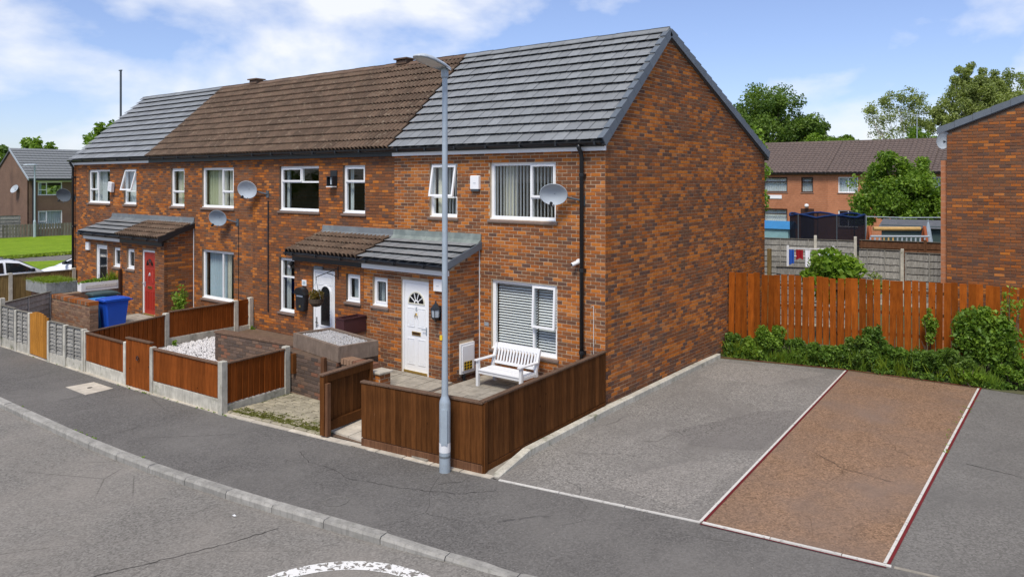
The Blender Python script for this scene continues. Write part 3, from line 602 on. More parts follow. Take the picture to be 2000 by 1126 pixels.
def terraced_house(i, label, cfg):
    xr, xl = -HW*i, -HW*(i+1); root = thing('terraced_house', label, 'house', ((xl+xr)/2, 4.2, 0)); B = Bricks(root); st = cfg['style']; mo = cfg['mortar']
    px0, px1 = cfg['porch']; yp = -.95
    O = Vector((xl, 0, 0)); wins = cfg['wins']; H1 = [(w_[0]-xl, w_[1]-xl, w_[2], w_[3]) for w_ in wins]
    wall = part('front_wall', mo, root, lambda m: wall_panel(m, (xl, 0, 0), (1, 0, 0), (0, -1, 0), HW, EZ-.04, H1))
    hb = [(a, b, c-.062, d) for a, b, c, d in H1]+[(px0-xl, px1-xl, -1, 2.98)]
    B.wall(wall, (xl, 0, 0), (1, 0, 0), (0, -1, 0), HW, EZ-.1, hb, st)
    part('rear_wall', 'brick_far', root, lambda m: m.box(xl, xr, BY-.22, BY, -.25, EZ)); part('floor', 'dark_room', root, lambda m: m.box(xl+.01, xr-.01, .221, BY-.221, -.05, .05).box(xl+.01, xr-.01, .221, BY-.221, 2.45, 2.6))
    roofz = lambda y: EZ+(RZ-EZ-.09)*y/RY if y < RY else RZ-.09-(RZ-.09-EZ)*(y-RY)/(BY-RY)
    gx = {0: 0.0, 3: xl+.22}.get(i)
    if gx is not None:
        g = part('gable_wall', cfg.get('gmortar', mo), root, lambda m: m.prism([(gx, 0.001 if i == 3 else 0, -.25), (gx, BY, -.25), (gx, BY, EZ-.02), (gx, RY, RZ-.10), (gx, 0.001, EZ-.02)], (-.22, 0, 0)))
        if i == 0: B.wall(g, (0, 0, 0), (0, 1, 0), (1, 0, 0), BY, RZ, (), 'gable', top=roofz)
    # porch half: front wall, side wall
    ph = [(w_[0]-px0, w_[1]-px0, w_[2], w_[3]) for w_ in (cfg['door'], cfg['pwin'])]
    pw = part('porch_wall', mo, root, lambda m: wall_panel(m, (px0, yp, 0), (1, 0, 0), (0, -1, 0), px1-px0, 2.50, ph, .11))
    B.wall(pw, (px0, yp, 0), (1, 0, 0), (0, -1, 0), px1-px0, 2.45, [(a, b, c-(.062 if q else 0), d) for q, (a, b, c, d) in enumerate(ph)], cfg.get('pstyle', st))
    side = px1 if i % 2 == 0 else px0; sx = -.11 if i % 2 == 0 else .11
    sw = part('porch_side_wall', mo, root, lambda m: m.prism([(side, yp+.001, -.25), (side, -.005, -.25), (side, -.005, 2.90), (side, yp+.001, 2.49)], (sx, 0, 0)))
    if i % 2 == 0: B.wall(sw, (side, yp, 0), (0, 1, 0), (1, 0, 0), .95, 2.95, cfg.get('sidehole', ()), cfg.get('pstyle', st), top=lambda u: 2.48+.42*u/.95)
    # roof
    tk = cfg['tiles']; n_ = 12
    def f_(m):
        e, r, b = Vector((0, *EAVE)), Vector((0, *RIDGE)), Vector((0, BY+.2, EZ-.06)); dn = Vector((0, 0, .10)); s0, s1 = xl+.001, xr-.001
        if i == 0: s1 = xr+.05
        if i == 3: s0 = xl-.05
        pts = [e+Vector((0, 0, -.06)), r+Vector((0, 0, -.02)), b, b-dn, r-dn-Vector((0, 0, .03)), e-dn+Vector((0, .12, .02))]
        m.prism([p+Vector((s0, 0, 0)) for p in pts][::-1], (s1-s0, 0, 0))
    roof = part('roof', 'roof_far_grey' if tk == 'grey' else 'roof_far', root, f_)
    tile_slope(roof, xl+.012, xr-.012 if i else xr+.06, EAVE, (RY-.02, RZ-.02), tk, n_)
    rt = MB(); rw = .135
    for s in (-1, 1): rt.prism([(0, 0, .045), (0, s*rw, -.055), (0, s*rw, -.075), (0, 0, .022)][::s], (.436, 0, 0))
    rt.prism([(.0, -.02, .052), (.0, .02, .052), (0, .0, .02)], (.436, 0, 0)); rme = rt.mesh('ridge_tile', 'tile_grey' if tk == 'grey' else 'ridge_brown'); k = 13; xe = xr+.06 if i == 0 else xr
    for q in range(k):
        L_ = (xe-xl)/k; M = T3((xl+q*L_, RY, RZ+.05+random.uniform(-.004, .006))) @ Matrix.Rotation(random.uniform(-.01, .01), 4, 'Y') @ Matrix.Scale((L_-.006)/.436, 4, (1, 0, 0)); put('ridge_tile', rme, roof, M)
    if i == 0:      # verge caps up the two slopes of the gable
        for (E_, T_, cnt) in (((EAVE[0], EAVE[1]), (RY, RZ), 12), ((BY+.18, EZ-.0), (RY, RZ), 20)):
            e, t = Vector((xr, *E_)), Vector((xr, *T_)); d = (t-e); ls = d.length/cnt; d.normalize(); up = Vector((1, 0, 0)).cross(d); up = up if up.z > 0 else -up
            for q in range(cnt):
                a = e+d*(q*ls)+up*.02; b_ = a+d*(ls-.004); m = MB(); o1 = up*(.072); o2 = up*(.042)
                for pa, pb in (((.075, .0), (-.06, .0)),):
                    m.prism([a+Vector((.062, 0, 0))-up*.13, a+Vector((.062, 0, 0))+o1, b_+Vector((.062, 0, 0))+o2, b_+Vector((.062, 0, 0))-up*.13], (.026, 0, 0)); m.prism([a+Vector((.0619, 0, 0))+o1-up*.016, a+Vector((.0619, 0, 0))+o1, b_+Vector((.0619, 0, 0))+o2, b_+Vector((.0619, 0, 0))+o2-up*.016], (-.10, 0, 0))
                m.build('verge_cap', 'verge', roof)
    if cfg.get('vent'):
        m = MB(); x = cfg['vent']; m.box(x-.2, x+.2, RY-.14, RY+.14, RZ+.03, RZ+.13); m.box(x-.26, x+.26, RY-.19, RY+.19, RZ+.16, RZ+.2)
        for a in (-.19, -.06, .06, .19): m.box(x+a-.02, x+a+.02, RY-.13, RY+.13, RZ+.13, RZ+.16)
        m.build('ridge_vent', 'ridge_brown', roof)
    fx1 = xr+.03 if i == 0 else xr-.002
    part('fascia', cfg['fascia'], root, lambda m: m.box(xl+.003, fx1, -.085, -.008, 4.92, 5.05)); part('soffit', 'black_plastic', root, lambda m: m.box(xl+.003, fx1, -.14, -.086, 5.0, 5.03))
    gutter(root, xl+.002, (xr+.05 if i == 0 else xr-.002), -.205, 5.095)
    if i in (0, 3):
        x = -.47 if i == 0 else xl+.13; dp = part('downpipe', 'black_plastic', root, lambda m: m.tube([(x, -.205, 5.04), (x, -.205, 4.99), (x, -.14, 4.90), (x, -.10, 4.82), (x, -.10, .12)], .042, 10), smooth=True)
        for z in (4.45, 2.6, 1.0): part('bracket', 'black_plastic', dp, lambda m: m.lathe([(.052, -.035), (.055, -.03), (.055, .03), (.052, .035)], 12, T3((x, -.10, z))).box(x-.05, x+.05, -.06, -.008, z-.03, z+.03))
    # porch roof
    pe, pt = (-1.16, 2.575), (-.03, 2.985)
    def f_(m):
        s1 = px1+.06 if i % 2 == 0 else px1-.001; s0 = px0+.001 if i % 2 == 0 else px0-.06
        m.prism([(s0, pe[0], pe[1]-.05), (s0, pt[0]+.025, pt[1]-.03), (s0, pt[0]+.025, pt[1]-.10), (s0, pe[0]+.05, pe[1]-.10)][::-1], (s1-s0, 0, 0))
    pr_ = part('porch_roof', 'roof_far_grey' if tk == 'grey' else 'roof_far', root, f_)
    tile_slope(pr_, px0+(.01 if i % 2 == 0 else -.06), px1+(.06 if i % 2 == 0 else -.01), pe, pt, tk, 4)
    s0, s1 = (px0+.002, px1+.07) if i % 2 == 0 else (px0-.07, px1-.002)
    part('flashing', cfg['flash'], pr_, lambda m: m.prism([(s0, -.012, 2.95), (s0, -.012, 3.19), (s0, -.03, 3.19), (s0, -.05, 3.06), (s0, -.17, 2.965), (s0, -.17, 2.945)], (s1-s0, 0, 0)))
    part('porch_fascia', cfg['pfascia'], root, lambda m: m.box(px0+.003, px1-.003, yp-.075, yp-.010, 2.36, 2.475)); gutter(root, s0+.02, s1-.02, -1.205, 2.575, r=.05)
    xb = px1+.06 if i % 2 == 0 else px0-.06-.025
    part('porch_bargeboard', 'verge' if tk == 'grey' else 'black_plastic', root, lambda m: m.prism([(xb, pe[0]-.02, pe[1]-.09), (xb, -.012, 2.87), (xb, -.012, 3.02), (xb, pe[0]-.02, pe[1]+.06)], (.025, 0, 0)))
    for w_ in wins: window(root, *w_[:4], 0, *w_[4:])
    w_ = cfg['pwin']; window(root, *w_[:4], yp, *w_[4:]); door(root, *cfg['door'][:4], yp, *cfg['door'][4:])
    B.finish(); return root
S2 = [(0, .62, 0, 1, 'fixed'), (.62, 1, 0, .38, 'fixed'), (.62, 1, .38, 1, 'sash')]
S2m = [(.38, 1, 0, 1, 'fixed'), (0, .38, 0, .38, 'fixed'), (0, .38, .38, 1, 'sash')]
ONE = [(0, 1, 0, 1, 'sash')]
SM = [(0, 1, 0, .36, 'fixed'), (0, 1, .36, 1, 'sash')]
zu, zl = (3.52, 4.73), (.76, 2.23)
h1 = terraced_house(0, 'nearest brick end house with new grey roof, white panelled door and big gable wall', dict(style='front', mortar='mortar_pale', gmortar='mortar_gable', porch=(-5.83, -3.17), tiles='grey', flash='lead_green', fascia='upvc', pfascia='upvc', sidehole=[(.29, .75, .22, .92)],
    wins=[(-2.87, -1.15, *zu, S2, [('c', .12, .30, 'curtain_cream'), ('v', .02, .98)], 'upvc'),
          (-4.66, -3.82, *zu, [(0, 1, 0, .36, 'fixed'), (0, 1, .36, 1, 'open', 10)], [('c', .05, .45, 'curtain_cream'), ('v', .3, .98)]),
          (-2.83, -1.12, *zl, [(0, .64, 0, 1, 'fixed'), (.64, 1, 0, .38, 'fixed'), (.64, 1, .38, 1, 'open', 2.5)], [('h', .04, .64), ('h', .66, .97)])],
    pwin=(-5.53, -5.04, 1.53, 2.17, ONE, [('c', .0, .35, 'curtain_net')]), door=(-4.60, -3.77, .17, 2.19, 'fan', 'white panelled door with sunburst fanlight and number 6')))
h2 = terraced_house(1, 'brick house with brown ribbed roof tiles and white arched-glass front door', dict(style='two', mortar='mortar_dark', porch=(-8.42, -5.83), tiles='brown', flash='lead', fascia='black_plastic', pfascia='black_plastic', vent=-8.2,
    wins=[(-10.39, -8.68, *zu, [(0, 1, 0, .66, 'fixed'), (0, .54, .66, 1, 'sash'), (.54, 1, .66, 1, 'fixed')], [('c', .02, .10, 'curtain_net')]), (-7.71, -6.88, *zu, [(0, 1, 0, .66, 'fixed'), (0, 1, .66, 1, 'sash')], [('c', .0, .16, 'curtain_net')]),
          (-10.39, -8.68, *zl, [(0, 1, 0, .66, 'fixed'), (0, .54, .66, 1, 'fixed'), (.54, 1, .66, 1, 'fixed')], [('c', .0, .08, 'curtain_net')])],
    pwin=(-6.45, -5.96, 1.53, 2.17, ONE, [('c', .0, .5, 'curtain_net')]), door=(-7.70, -6.86, .17, 2.19, 'arch', 'white front door with tall arched glass panel')))
h3 = terraced_house(2, 'brick house with brown ribbed roof tiles and red front door', dict(style='far', mortar='mortar_mid', porch=(-17.49, -14.82), tiles='brown', flash='lead', fascia='black_plastic', pfascia='black_plastic', vent=-15.43,
    wins=[(-14.34, -12.62, *zu, S2, [('c', .0, .34, 'curtain_green'), ('c', .30, .62, 'curtain_cream'), ('c', .64, 1, 'curtain_cream')]), (-16.2, -15.38, *zu, SM, [('c', .0, .3, 'curtain_cream'), ('c', .3, 1, 'curtain_green')]), (-14.34, -12.62, *zl, [(0, .62, 0, 1, 'fixed'), (.62, 1, 0, 1, 'fixed')], [('c', .02, .62, 'curtain_blue'), ('c', .62, .75, 'curtain_cream')])],
    pwin=(-17.15, -16.66, 1.53, 2.17, ONE, ()), door=(-16.16, -15.36, .17, 2.19, 'red', 'red panelled front door in white frame')))
h4 = terraced_house(3, 'brick end house with grey tiled roof at the far end of terrace', dict(style='far', mortar='mortar_mid', porch=(-20.12, -17.49), tiles='grey', flash='lead', fascia='upvc', pfascia='upvc',
    wins=[(-22.11, -20.41, *zu, S2m, [('c', .02, .30, 'curtain_net'), ('c', .38, .60, 'curtain_net')]), (-19.37, -18.48, *zu, [(0, 1, 0, .36, 'fixed'), (0, 1, .36, 1, 'open', 15)], [('c', .0, 1, 'curtain_net')]), (-22.11, -20.41, *zl, S2m, [('c', .0, 1, 'curtain_net')])],
    pwin=(-18.08, -17.60, 1.53, 2.17, ONE, ()), door=(-19.32, -18.50, .17, 2.19, 'dark', 'dark glazed door in white frame')))
# meter box in the porch side wall of the near house
mbx = part('meter_box', 'white_paint', h1, lambda m: m.box(-3.17, -3.125, -.65, -.21, .27, .90).box(-3.125, -3.110, -.61, -.25, .33, .85), label='white gas meter box with yellow black sticker')
part('sticker', 'yellow', mbx, lambda m: m.poly([(-3.106, -.57, .34), (-3.106, -.31, .34), (-3.106, -.31, .52), (-3.106, -.57, .52)]))
def f_(m):
    for k in range(9): y, z = -.57+(k % 3)*.088+.005, .345+(k//3)*.06; m.poly([(-3.104, y+.01, z), (-3.104, y+.06, z+.005), (-3.104, y+.075, z+.035), (-3.104, y+.035, z+.05), (-3.104, y, z+.03)])
part('sticker_spots', 'black_plastic', mbx, f_)
part('cable', 'white_paint', h1, lambda m: m.tube([(-3.15, -.02, .2), (-3.15, -.02, 2.85)], .010, 6)); part('waste_pipe', 'black_plastic', h1, lambda m: m.tube([(-3.12, -.55, .12), (-3.12, -.55, .27)], .03, 8))
part('cable', 'white_paint', h3, lambda m: m.tube([(-14.79, -.02, .2), (-14.79, -.02, 2.85)], .012, 6)); part('cable', 'line_white', h1, lambda m: m.tube([(-.30, -.014, 1.9), (-.25, -.014, 1.92), (-.25, -.014, .1)], .008, 6))
part('cable', 'black_plastic', h2, lambda m: m.tube([(-10.89, -.02, 3.78), (-10.89, -.02, .7)], .022, 6)); part('cable', 'black_plastic', h3, lambda m: m.tube([(-12.35, -.02, 3.2), (-12.35, -.02, .6)], .008, 6))
part('air_brick', 'steel', h1, lambda m: m.box(-3.02, -2.90, -.014, -.006, 1.22, 1.30)); part('junction_box', 'lead', h2, lambda m: m.box(-7.6, -7.28, -.99, -.958, 2.20, 2.28))

# ------------------------------------------------------------------ things fixed to the houses
def dish(x, z, out, rx, rz, mat, label, facing, arm, tilt=14):
    t = thing('satellite_dish', label, 'satellite dish', (x, 0, z), 'satellite dishes on the terrace'); C_ = Vector((x, -out, z)); M = T3(C_) @ Matrix.Rotation(R(facing), 4, 'Z') @ Matrix.Rotation(R(90+tilt), 4, 'X') @ Matrix.Diagonal((1, rz/rx, 1, 1))
    # bowl opens along local +z turned to the front
    pr = [(rx*k/8, .09*((k/8)**2-1)) for k in range(9)]; m = MB(); m.lathe([(max(r, .001), h) for r, h in pr], 28, M); m.lathe([(rx, 0), (rx+.008, -.006), (rx-.004, -.02)]+[(max(r, .001), h-.014) for r, h in pr[::-1]], 28, M); m.build('bowl', mat, t, smooth=True)
    part('mount', 'dish_dark', t, lambda q: q.tube([M @ Vector((0, 0, -.10)), C_+Vector((0, out*.6, -.02)), Vector((arm, -.03, z-.12))], .022, 8).box(arm-.06, arm+.06, -.03, -.010, z-.22, z-.02))
    f = M @ Vector((0, -rx*.92, .02)); l_ = M @ Vector((0, -rx*.55, .34)); a = part('feed_arm', 'dish_dark', t, lambda q: q.tube([f, M @ Vector((0, -rx*1.05, .10)), l_], .012, 6)); part('receiver', 'black_plastic', a, lambda q: q.tube([l_, l_+(M.to_3x3() @ Vector((0, .02, -.08)))], [.028, .035], 8))
    return t
dish(-.97, 4.07, .34, .275, .215, 'dish_grey', 'pale grey satellite dish beside the downpipe of the nearest house', 24, -.50)
dish(-11.48, 4.08, .30, .295, .25, 'dish_grey', 'pale grey satellite dish high up between the two brown-roofed houses', 26, -10.92)
dish(-12.95, 3.24, .32, .285, .235, 'umbrella', 'blue-grey satellite dish mounted lower, under the curtained upstairs window', 26, -12.40)
dish(-23.50, 3.78, .30, .31, .25, 'dish_dark', 'dark satellite dish at the far end corner beside the downpipe', 30, -23.2)
def wallbox(name, label, cat, x0, x1, z0, z1, y, mat, foot=None, d=.07, rot=0):
    t = thing(name, label, cat, ((x0+x1)/2, y, z0)); M = T3(((x0+x1)/2, y-.02, z0)) @ Matrix.Rotation(R(rot), 4, 'Y') if rot else T3(((x0+x1)/2, y-.006, z0)); w2 = (x1-x0)/2
    MB().cbox(-w2, w2, -d, 0, 0, z1-z0, .012).build('case', mat, t, M=M)
    if foot: MB().box(-w2+.01, w2-.01, -d+.01, -.005, -.05, -.001).build('base', foot, t, M=M)
    MB().box(-w2*.3, w2*.3, -d-.004, -d-.0005, (z1-z0)*.42, (z1-z0)*.46).build('badge', 'dish_grey', t, M=M); return t
wallbox('alarm_box', 'white burglar alarm box with dark base between upstairs windows', 'alarm box', -3.37, -3.13, 4.16, 4.45, 0, 'upvc', 'dish_dark')
wallbox('electricity_box', 'white box on porch wall above the black lantern', 'utility box', -3.58, -3.34, 2.03, 2.28, -.95, 'upvc', None, .05)
wallbox('electricity_box', 'small white box on the far porch beside the dark glazed door', 'utility box', -19.97, -19.73, 1.98, 2.24, -.95, 'upvc', None, .06)
wallbox('alarm_box', 'tilted white box on the wall of the far end house', 'alarm box', -20.30, -20.02, 3.95, 4.28, -.02, 'white_paint', None, .10, 9)
t = thing('plaque', 'small white number plaque beside the arched-glass door', 'plaque', (-8.0, -.96, 1.83)); part('plate', 'upvc', t, lambda m: m.box(-8.09, -7.92, -.975, -.958, 1.76, 1.90)); part('inset', 'curtain_blue', t, lambda m: m.box(-8.06, -7.95, -.979, -.9755, 1.79, 1.87))
t = thing('security_camera', 'small white security camera beside downpipe of nearest house', 'camera', (-.63, 0, 2.7)); part('base', 'upvc', t, lambda m: m.lathe([(.001, .03), (.045, .03), (.05, 0)], 12, T3((-.60, -.006, 2.76)) @ Matrix.Rotation(R(90), 4, 'X')))
bd = part('body', 'upvc', t, lambda m: m.tube([(-.60, -.05, 2.74), (-.66, -.16, 2.70)], .040, 12).tube([(-.60, -.03, 2.76), (-.60, -.06, 2.74)], .02, 8)); part('lens', 'black_plastic', bd, lambda m: m.tube([(-.66, -.16, 2.70), (-.664, -.168, 2.697)], .026, 12))
# black box lamp on house two
t = thing('wall_light', 'black open box wall light between upstairs windows of brown-roofed house', 'light', (-8.05, 0, 4.2)); part('backplate', 'black_plastic', t, lambda m: m.box(-8.18, -7.92, -.03, -.008, 4.18, 4.60)); part('shade', 'black_plastic', t, lambda m: m.box(-8.17, -8.15, -.16, -.031, 4.20, 4.45).box(-8.15, -7.96, -.16, -.031, 4.43, 4.45).box(-7.96, -7.94, -.16, -.031, 4.20, 4.45)); part('lamp', 'dish_grey', t, lambda m: m.tube([(-8.06, -.09, 4.24), (-8.06, -.09, 4.42)], .03, 8)); part('tray', 'white_paint', t, lambda m: m.box(-8.18, -7.93, -.17, -.031, 4.17, 4.195))
# lantern by the near door
t = thing('wall_lantern', 'black traditional wall lantern beside the white panelled door', 'lantern', (-3.46, -.95, 1.42)); c = (-3.46, -1.06)
part('backplate', 'black_plastic', t, lambda m: m.box(c[0]-.06, c[0]+.06, -.975, -.958, 1.42, 1.72)); part('roof', 'black_plastic', t, lambda m: m.lathe([(.012, 1.84), (.018, 1.80), (.05, 1.76), (.115, 1.68), (.115, 1.66)], 6, T3((c[0], c[1], 0))))
part('glass_body', 'dish_grey', t, lambda m: m.lathe([(.098, 1.66), (.085, 1.50)], 6, T3((c[0], c[1], 0)))); part('base', 'black_plastic', t, lambda m: m.lathe([(.09, 1.50), (.09, 1.48), (.05, 1.44), (.015, 1.40), (.001, 1.39)], 6, T3((c[0], c[1], 0))))
for k in range(6): a = k*math.pi/3; part('bar', 'black_plastic', t, lambda m: m.tube([(c[0]+.101*math.cos(a), c[1]+.101*math.sin(a), 1.66), (c[0]+.088*math.cos(a), c[1]+.088*math.sin(a), 1.49)], .008, 5))
t = thing('letter_box', 'black wall letter box with domed lid beside arched-glass door', 'letter box', (-8.02, -.95, 1.2))
part('body', 'black_plastic', t, lambda m: m.prism([(-8.20, -.958, 1.56), (-7.84, -.958, 1.56), (-7.88, -.958, 1.16), (-8.16, -.958, 1.16)], (0, -.13, 0))); part('lid', 'black_plastic', t, lambda m: m.prism(xz([(-8.22, 1.561), (-7.82, 1.561)]+arc(-8.02, 1.53, .2, 10, 170, 10), -.958), (0, -.17, 0))); part('flap', 'dish_grey', t, lambda m: m.box(-8.14, -7.90, -1.098, -1.089, 1.50, 1.54)); part('emblem', 'gold', t, lambda m: m.box(-8.05, -7.99, -1.094, -1.0885, 1.24, 1.29))
t = thing('gutter_light', 'small dark flood light under the porch gutter corner', 'light', (-8.42, -1.1, 2.2)); part('body', 'black_plastic', t, lambda m: m.tube([(-8.40, -1.02, 2.30), (-8.38, -1.14, 2.22)], [.05, .06], 10)); part('lens', 'white_paint', t, lambda m: m.tube([(-8.38, -1.141, 2.22), (-8.379, -1.148, 2.216)], .045, 10))
def leaves(n_, cen, rad, size, squash=.75, up=.35, rng=RN, elong=1.6):
    d = rng.normal(size=(n_, 3)); d /= np.linalg.norm(d, axis=1)[:, None]; r = rng.random(n_)**(1/2.2); P = np.array(cen)+d*r[:, None]*np.array(rad)
    a = rng.normal(size=(n_, 3)); a[:, 2] *= squash; a /= np.linalg.norm(a, axis=1)[:, None]; b = rng.normal(size=(n_, 3)); b = np.cross(a, b); b /= np.linalg.norm(b, axis=1)[:, None]; s = size*rng.uniform(.6, 1.3, n_)[:, None]
    a = a*s*elong/2; b = b*s/2; dr = np.zeros_like(a); dr[:, 2] = -s[:, 0]*.18
    V = np.stack([P-a, P-b*.9+a*.1-dr*.4, P+a+dr, P+b*.9+a*.1-dr*.4], 1); return V, rng.random(n_)
# hanging basket on its bracket
t = thing('hanging_basket', 'hanging basket on iron bracket in front of the arched-glass door', 'hanging basket', (-6.80, -1.3, 1.2)); bk = (-6.95, -1.42)
part('bracket', 'black_plastic', t, lambda m: m.tube([(-6.72, -.97, 2.02), (-6.72, -.97, 2.32)], .012, 6).tube([(-6.72, -.97, 2.27), (-6.82, -1.15, 2.20), (bk[0], bk[1], 2.10), (bk[0], bk[1], 2.02)], .010, 6).tube([(-6.72, -.97, 2.06), (-6.80, -1.1, 2.14), (-6.84, -1.2, 2.18)], .008, 6))
for k in range(3): part('chain', 'steel', t, lambda m: m.tube([(bk[0], bk[1], 2.02), (bk[0]+.17*math.cos(k*2.1), bk[1]+.17*math.sin(k*2.1), 1.58)], .004, 4))
part('bowl', 'bark', t, lambda m: m.lathe([(.001, 1.40), (.09, 1.42), (.16, 1.50), (.185, 1.60), (.17, 1.60)], 16, T3((*bk, 0)))); V, q = leaves(260, (*bk, 1.68), (.17, .17, .13), .06); tag(put('plant', np_quads('plant', V, 'leaf_red', np.repeat(q[:, None], 3, 1)), t), kind='stuff')

# ------------------------------------------------------------------ lamp post
lp = thing('street_lamp', 'tall galvanised steel street lamp on the pavement by the brown fence', 'street lamp', (-.19, -4.3, 0)); bx, by = -.19, -4.28
part('base_column', 'steel', lp, lambda m: m.lathe([(.084, 0), (.084, 1.02), (.078, 1.06), (.055, 1.12), (.052, 1.14)], 20, T3((bx, by, 0))), smooth=True); part('shaft', 'steel', lp, lambda m: m.lathe([(.052, 1.13), (.045, 1.6), (.040, 6.0)], 20, T3((bx, by, 0))), smooth=True)
part('access_door', 'steel', lp, lambda m: m.box(-.045, .045, -.092, -.080, .42, .95, M=T3((bx, by, 0)) @ Matrix.Rotation(R(35), 4, 'Z'))); part('collar', 'lead', lp, lambda m: m.lathe([(.087, .22), (.087, .25)], 20, T3((bx, by, 0)))); part('label_band', 'white_paint', lp, lambda m: m.lathe([(.0855, .30), (.0855, .44)], 20, T3((bx, by, 0))))
part('sticker', 'yellow', lp, lambda m: m.box(-.062, -.022, -.052, -.03, 1.97, 2.04, M=T3((bx, by, 0)) @ Matrix.Rotation(R(20), 4, 'Z')))
M = T3((bx, by, 6.0)) @ Matrix.Rotation(R(8), 4, 'Z') @ Matrix.Rotation(R(-9), 4, 'X')
def loft(m, secs, n_=14, M=None):       # secs: (y, half width, top z, bottom z)
    k = len(m.v)
    for y, hw, zt, zb in secs:
        for j in range(n_):
            a = 2*math.pi*j/n_; c, s = math.cos(a), math.sin(a); x = hw*math.copysign(abs(c)**.7, c); z = (zt if s > 0 else -zb)*abs(s)**.8*math.copysign(1, s); p = Vector((x, y, z)); m.v.append(tuple(M @ p if M is not None else p))
    for i in range(len(secs)-1):
        for j in range(n_): m.f.append([k+i*n_+j, k+i*n_+(j+1) % n_, k+(i+1)*n_+(j+1) % n_, k+(i+1)*n_+j]); m.c.append(None)
    m.f += [[k+j for j in range(n_)][::-1], [k+(len(secs)-1)*n_+j for j in range(n_)]]; m.c += [None]*2
hd = part('lantern_housing', 'dish_grey', lp, lambda m: loft(m, [(.10, .05, .05, .055), (.06, .075, .07, .06), (-.15, .12, .085, .03), (-.45, .145, .085, .008), (-.62, .125, .07, .006), (-.70, .07, .035, .004), (-.72, .03, .012, .002)], 18, M), smooth=True)
part('lens', 'lens_grey', hd, lambda m: loft(m, [(-.12, .09, -.0, .035), (-.20, .115, -.0, .075), (-.45, .125, -.0, .085), (-.60, .10, -.0, .06), (-.66, .05, -.0, .03)], 14, M), smooth=True); part('spigot', 'steel', lp, lambda m: m.lathe([(.05, 5.88), (.055, 5.9), (.055, 6.03)], 14, T3((bx, by, 0))))

# ------------------------------------------------------------------ fences
def run(p0, p1):
    A, B = Vector((*p0, 0)), Vector((*p1, 0)); d = (B-A); L_ = d.length; d.normalize(); return A, d, L_, Vector((d.y, -d.x, 0))      # normal to the right of travel
def at_(A, d, nn, u, v, z):     # matrix with x along the fence, y inwards
    M = Matrix.Identity(4)
    for i, q in enumerate((d, -nn, Vector((0, 0, 1)))):
        for r in range(3): M[r][i] = q[r]
    M.translation = A+d*u+nn*v+Vector((0, 0, z)); return M
def board_fence(name, label, p0, p1, h, mat, bw=.1, z0=0., gravel=0, gmat='concrete', posts=(), pmat='concrete', ph=None, capm='cap_wood', pw=.10, overlap=True, gap=.004, cat='fence', group=None, uneven=0, slope=0, capw=.05):
    A, d, L_, nn = run(p0, p1); t = thing(name, label, cat, (A.x, A.y, z0), group); n_ = max(1, round(L_/bw)); w_ = L_/n_; zb = z0+gravel; H_ = h-gravel-(.0 if not capm else .02)
    me = MB().box(gap/2 if not overlap else -.012, w_-gap/2 if not overlap else w_+.004, 0, .016, 0, H_).mesh('board', mat)
    for k in range(n_):
        dz = random.uniform(-uneven, uneven); hs = 1+random.uniform(-uneven, uneven)/H_
        M = at_(A, d, nn, k*w_, .012+random.uniform(-.002, .002), zb+slope*k*w_) @ Matrix.Rotation(R(8 if overlap else random.uniform(-.4, .4)), 4, 'Z') @ Matrix.Rotation(random.uniform(-.003, .003)*(1+40*uneven), 4, 'Y') @ Matrix.Diagonal((1, 1, hs, 1)); put('board', me, t, M)
    if gravel: MB().cbox(.0, L_, -.012, .035, 0, gravel-.006, .004).build('gravel_board', gmat, t, M=at_(A, d, nn, 0, 0, z0-.03) @ Matrix.Diagonal((1, 1, (gravel+.02)/gravel, 1)))
    MB().box(.0, L_, .022, .06, .2, .24).box(0, L_, .022, .06, H_*.85, H_*.85+.04).build('rail', mat, t, M=at_(A, d, nn, 0, 0, zb))
    if capm: MB().cbox(-.01, L_+.01, -.03, capw, 0, .03, .006).build('cap_rail', capm, t, M=at_(A, d, nn, 0, 0, zb+H_+.003))
    for u in posts:
        q = ph or h; MB().cbox(-pw/2, pw/2, -.035, pw-.035, -.1, q, .012).build('post', pmat, t, M=at_(A, d, nn, u*L_, 0, z0))
    return t
# dark brown fence of the nearest house
board_fence('timber_fence', 'dark brown boarded fence along the pavement behind the lamp post', (-2.02, -4.31), (.33, -4.02), 1.05, 'wood_dark', .105, .01, .14, 'wood_brown', (), overlap=False, capw=.06)
board_fence('timber_fence', 'dark brown boarded side fence running back to the gable corner', (.335, -4.03), (.02, -.03), 1.05, 'wood_dark', .14, .03, .10, 'wood_dark', (0.012,), 'wood_dark', 1.04, overlap=False, pw=.07, capw=.06)
# open gate of the nearest house
A, d, L_, nn = run((-2.85, -4.47), (-3.02, -3.22)); g = thing('timber_gate', 'dark brown timber gate standing open beside the mossy path', 'gate', (-2.9, -4.4, 0))
Mx = at_(A, d, nn, 0, 0, .06); me = MB().box(.003, .099, .0, .016, 0, .74).mesh('board', 'wood_dark')
for k in range(11): put('board', me, g, Mx @ T3((.09+k*.1, .01, .16)))
part('stile', 'wood_dark', g, lambda m: m.box(0, .09, -.05, .045, -.02, .99), M=Mx); part('stile', 'wood_dark', g, lambda m: m.box(L_-.07, L_, -.045, .045, 0, .99), M=Mx); part('bottom_rail', 'wood_dark', g, lambda m: m.box(.091, L_-.071, -.045, .04, .03, .19), M=Mx); part('top_rail', 'wood_dark', g, lambda m: m.box(.091, L_-.071, -.045, .04, .87, .99), M=Mx)
part('cap_rail', 'cap_wood', g, lambda m: m.cbox(-.02, L_+.01, -.05, .06, .992, 1.02, .006), M=Mx); part('slam_post', 'wood_brown', g, lambda m: m.box(.02, .10, -.11, -.051, -.03, .86), M=Mx)
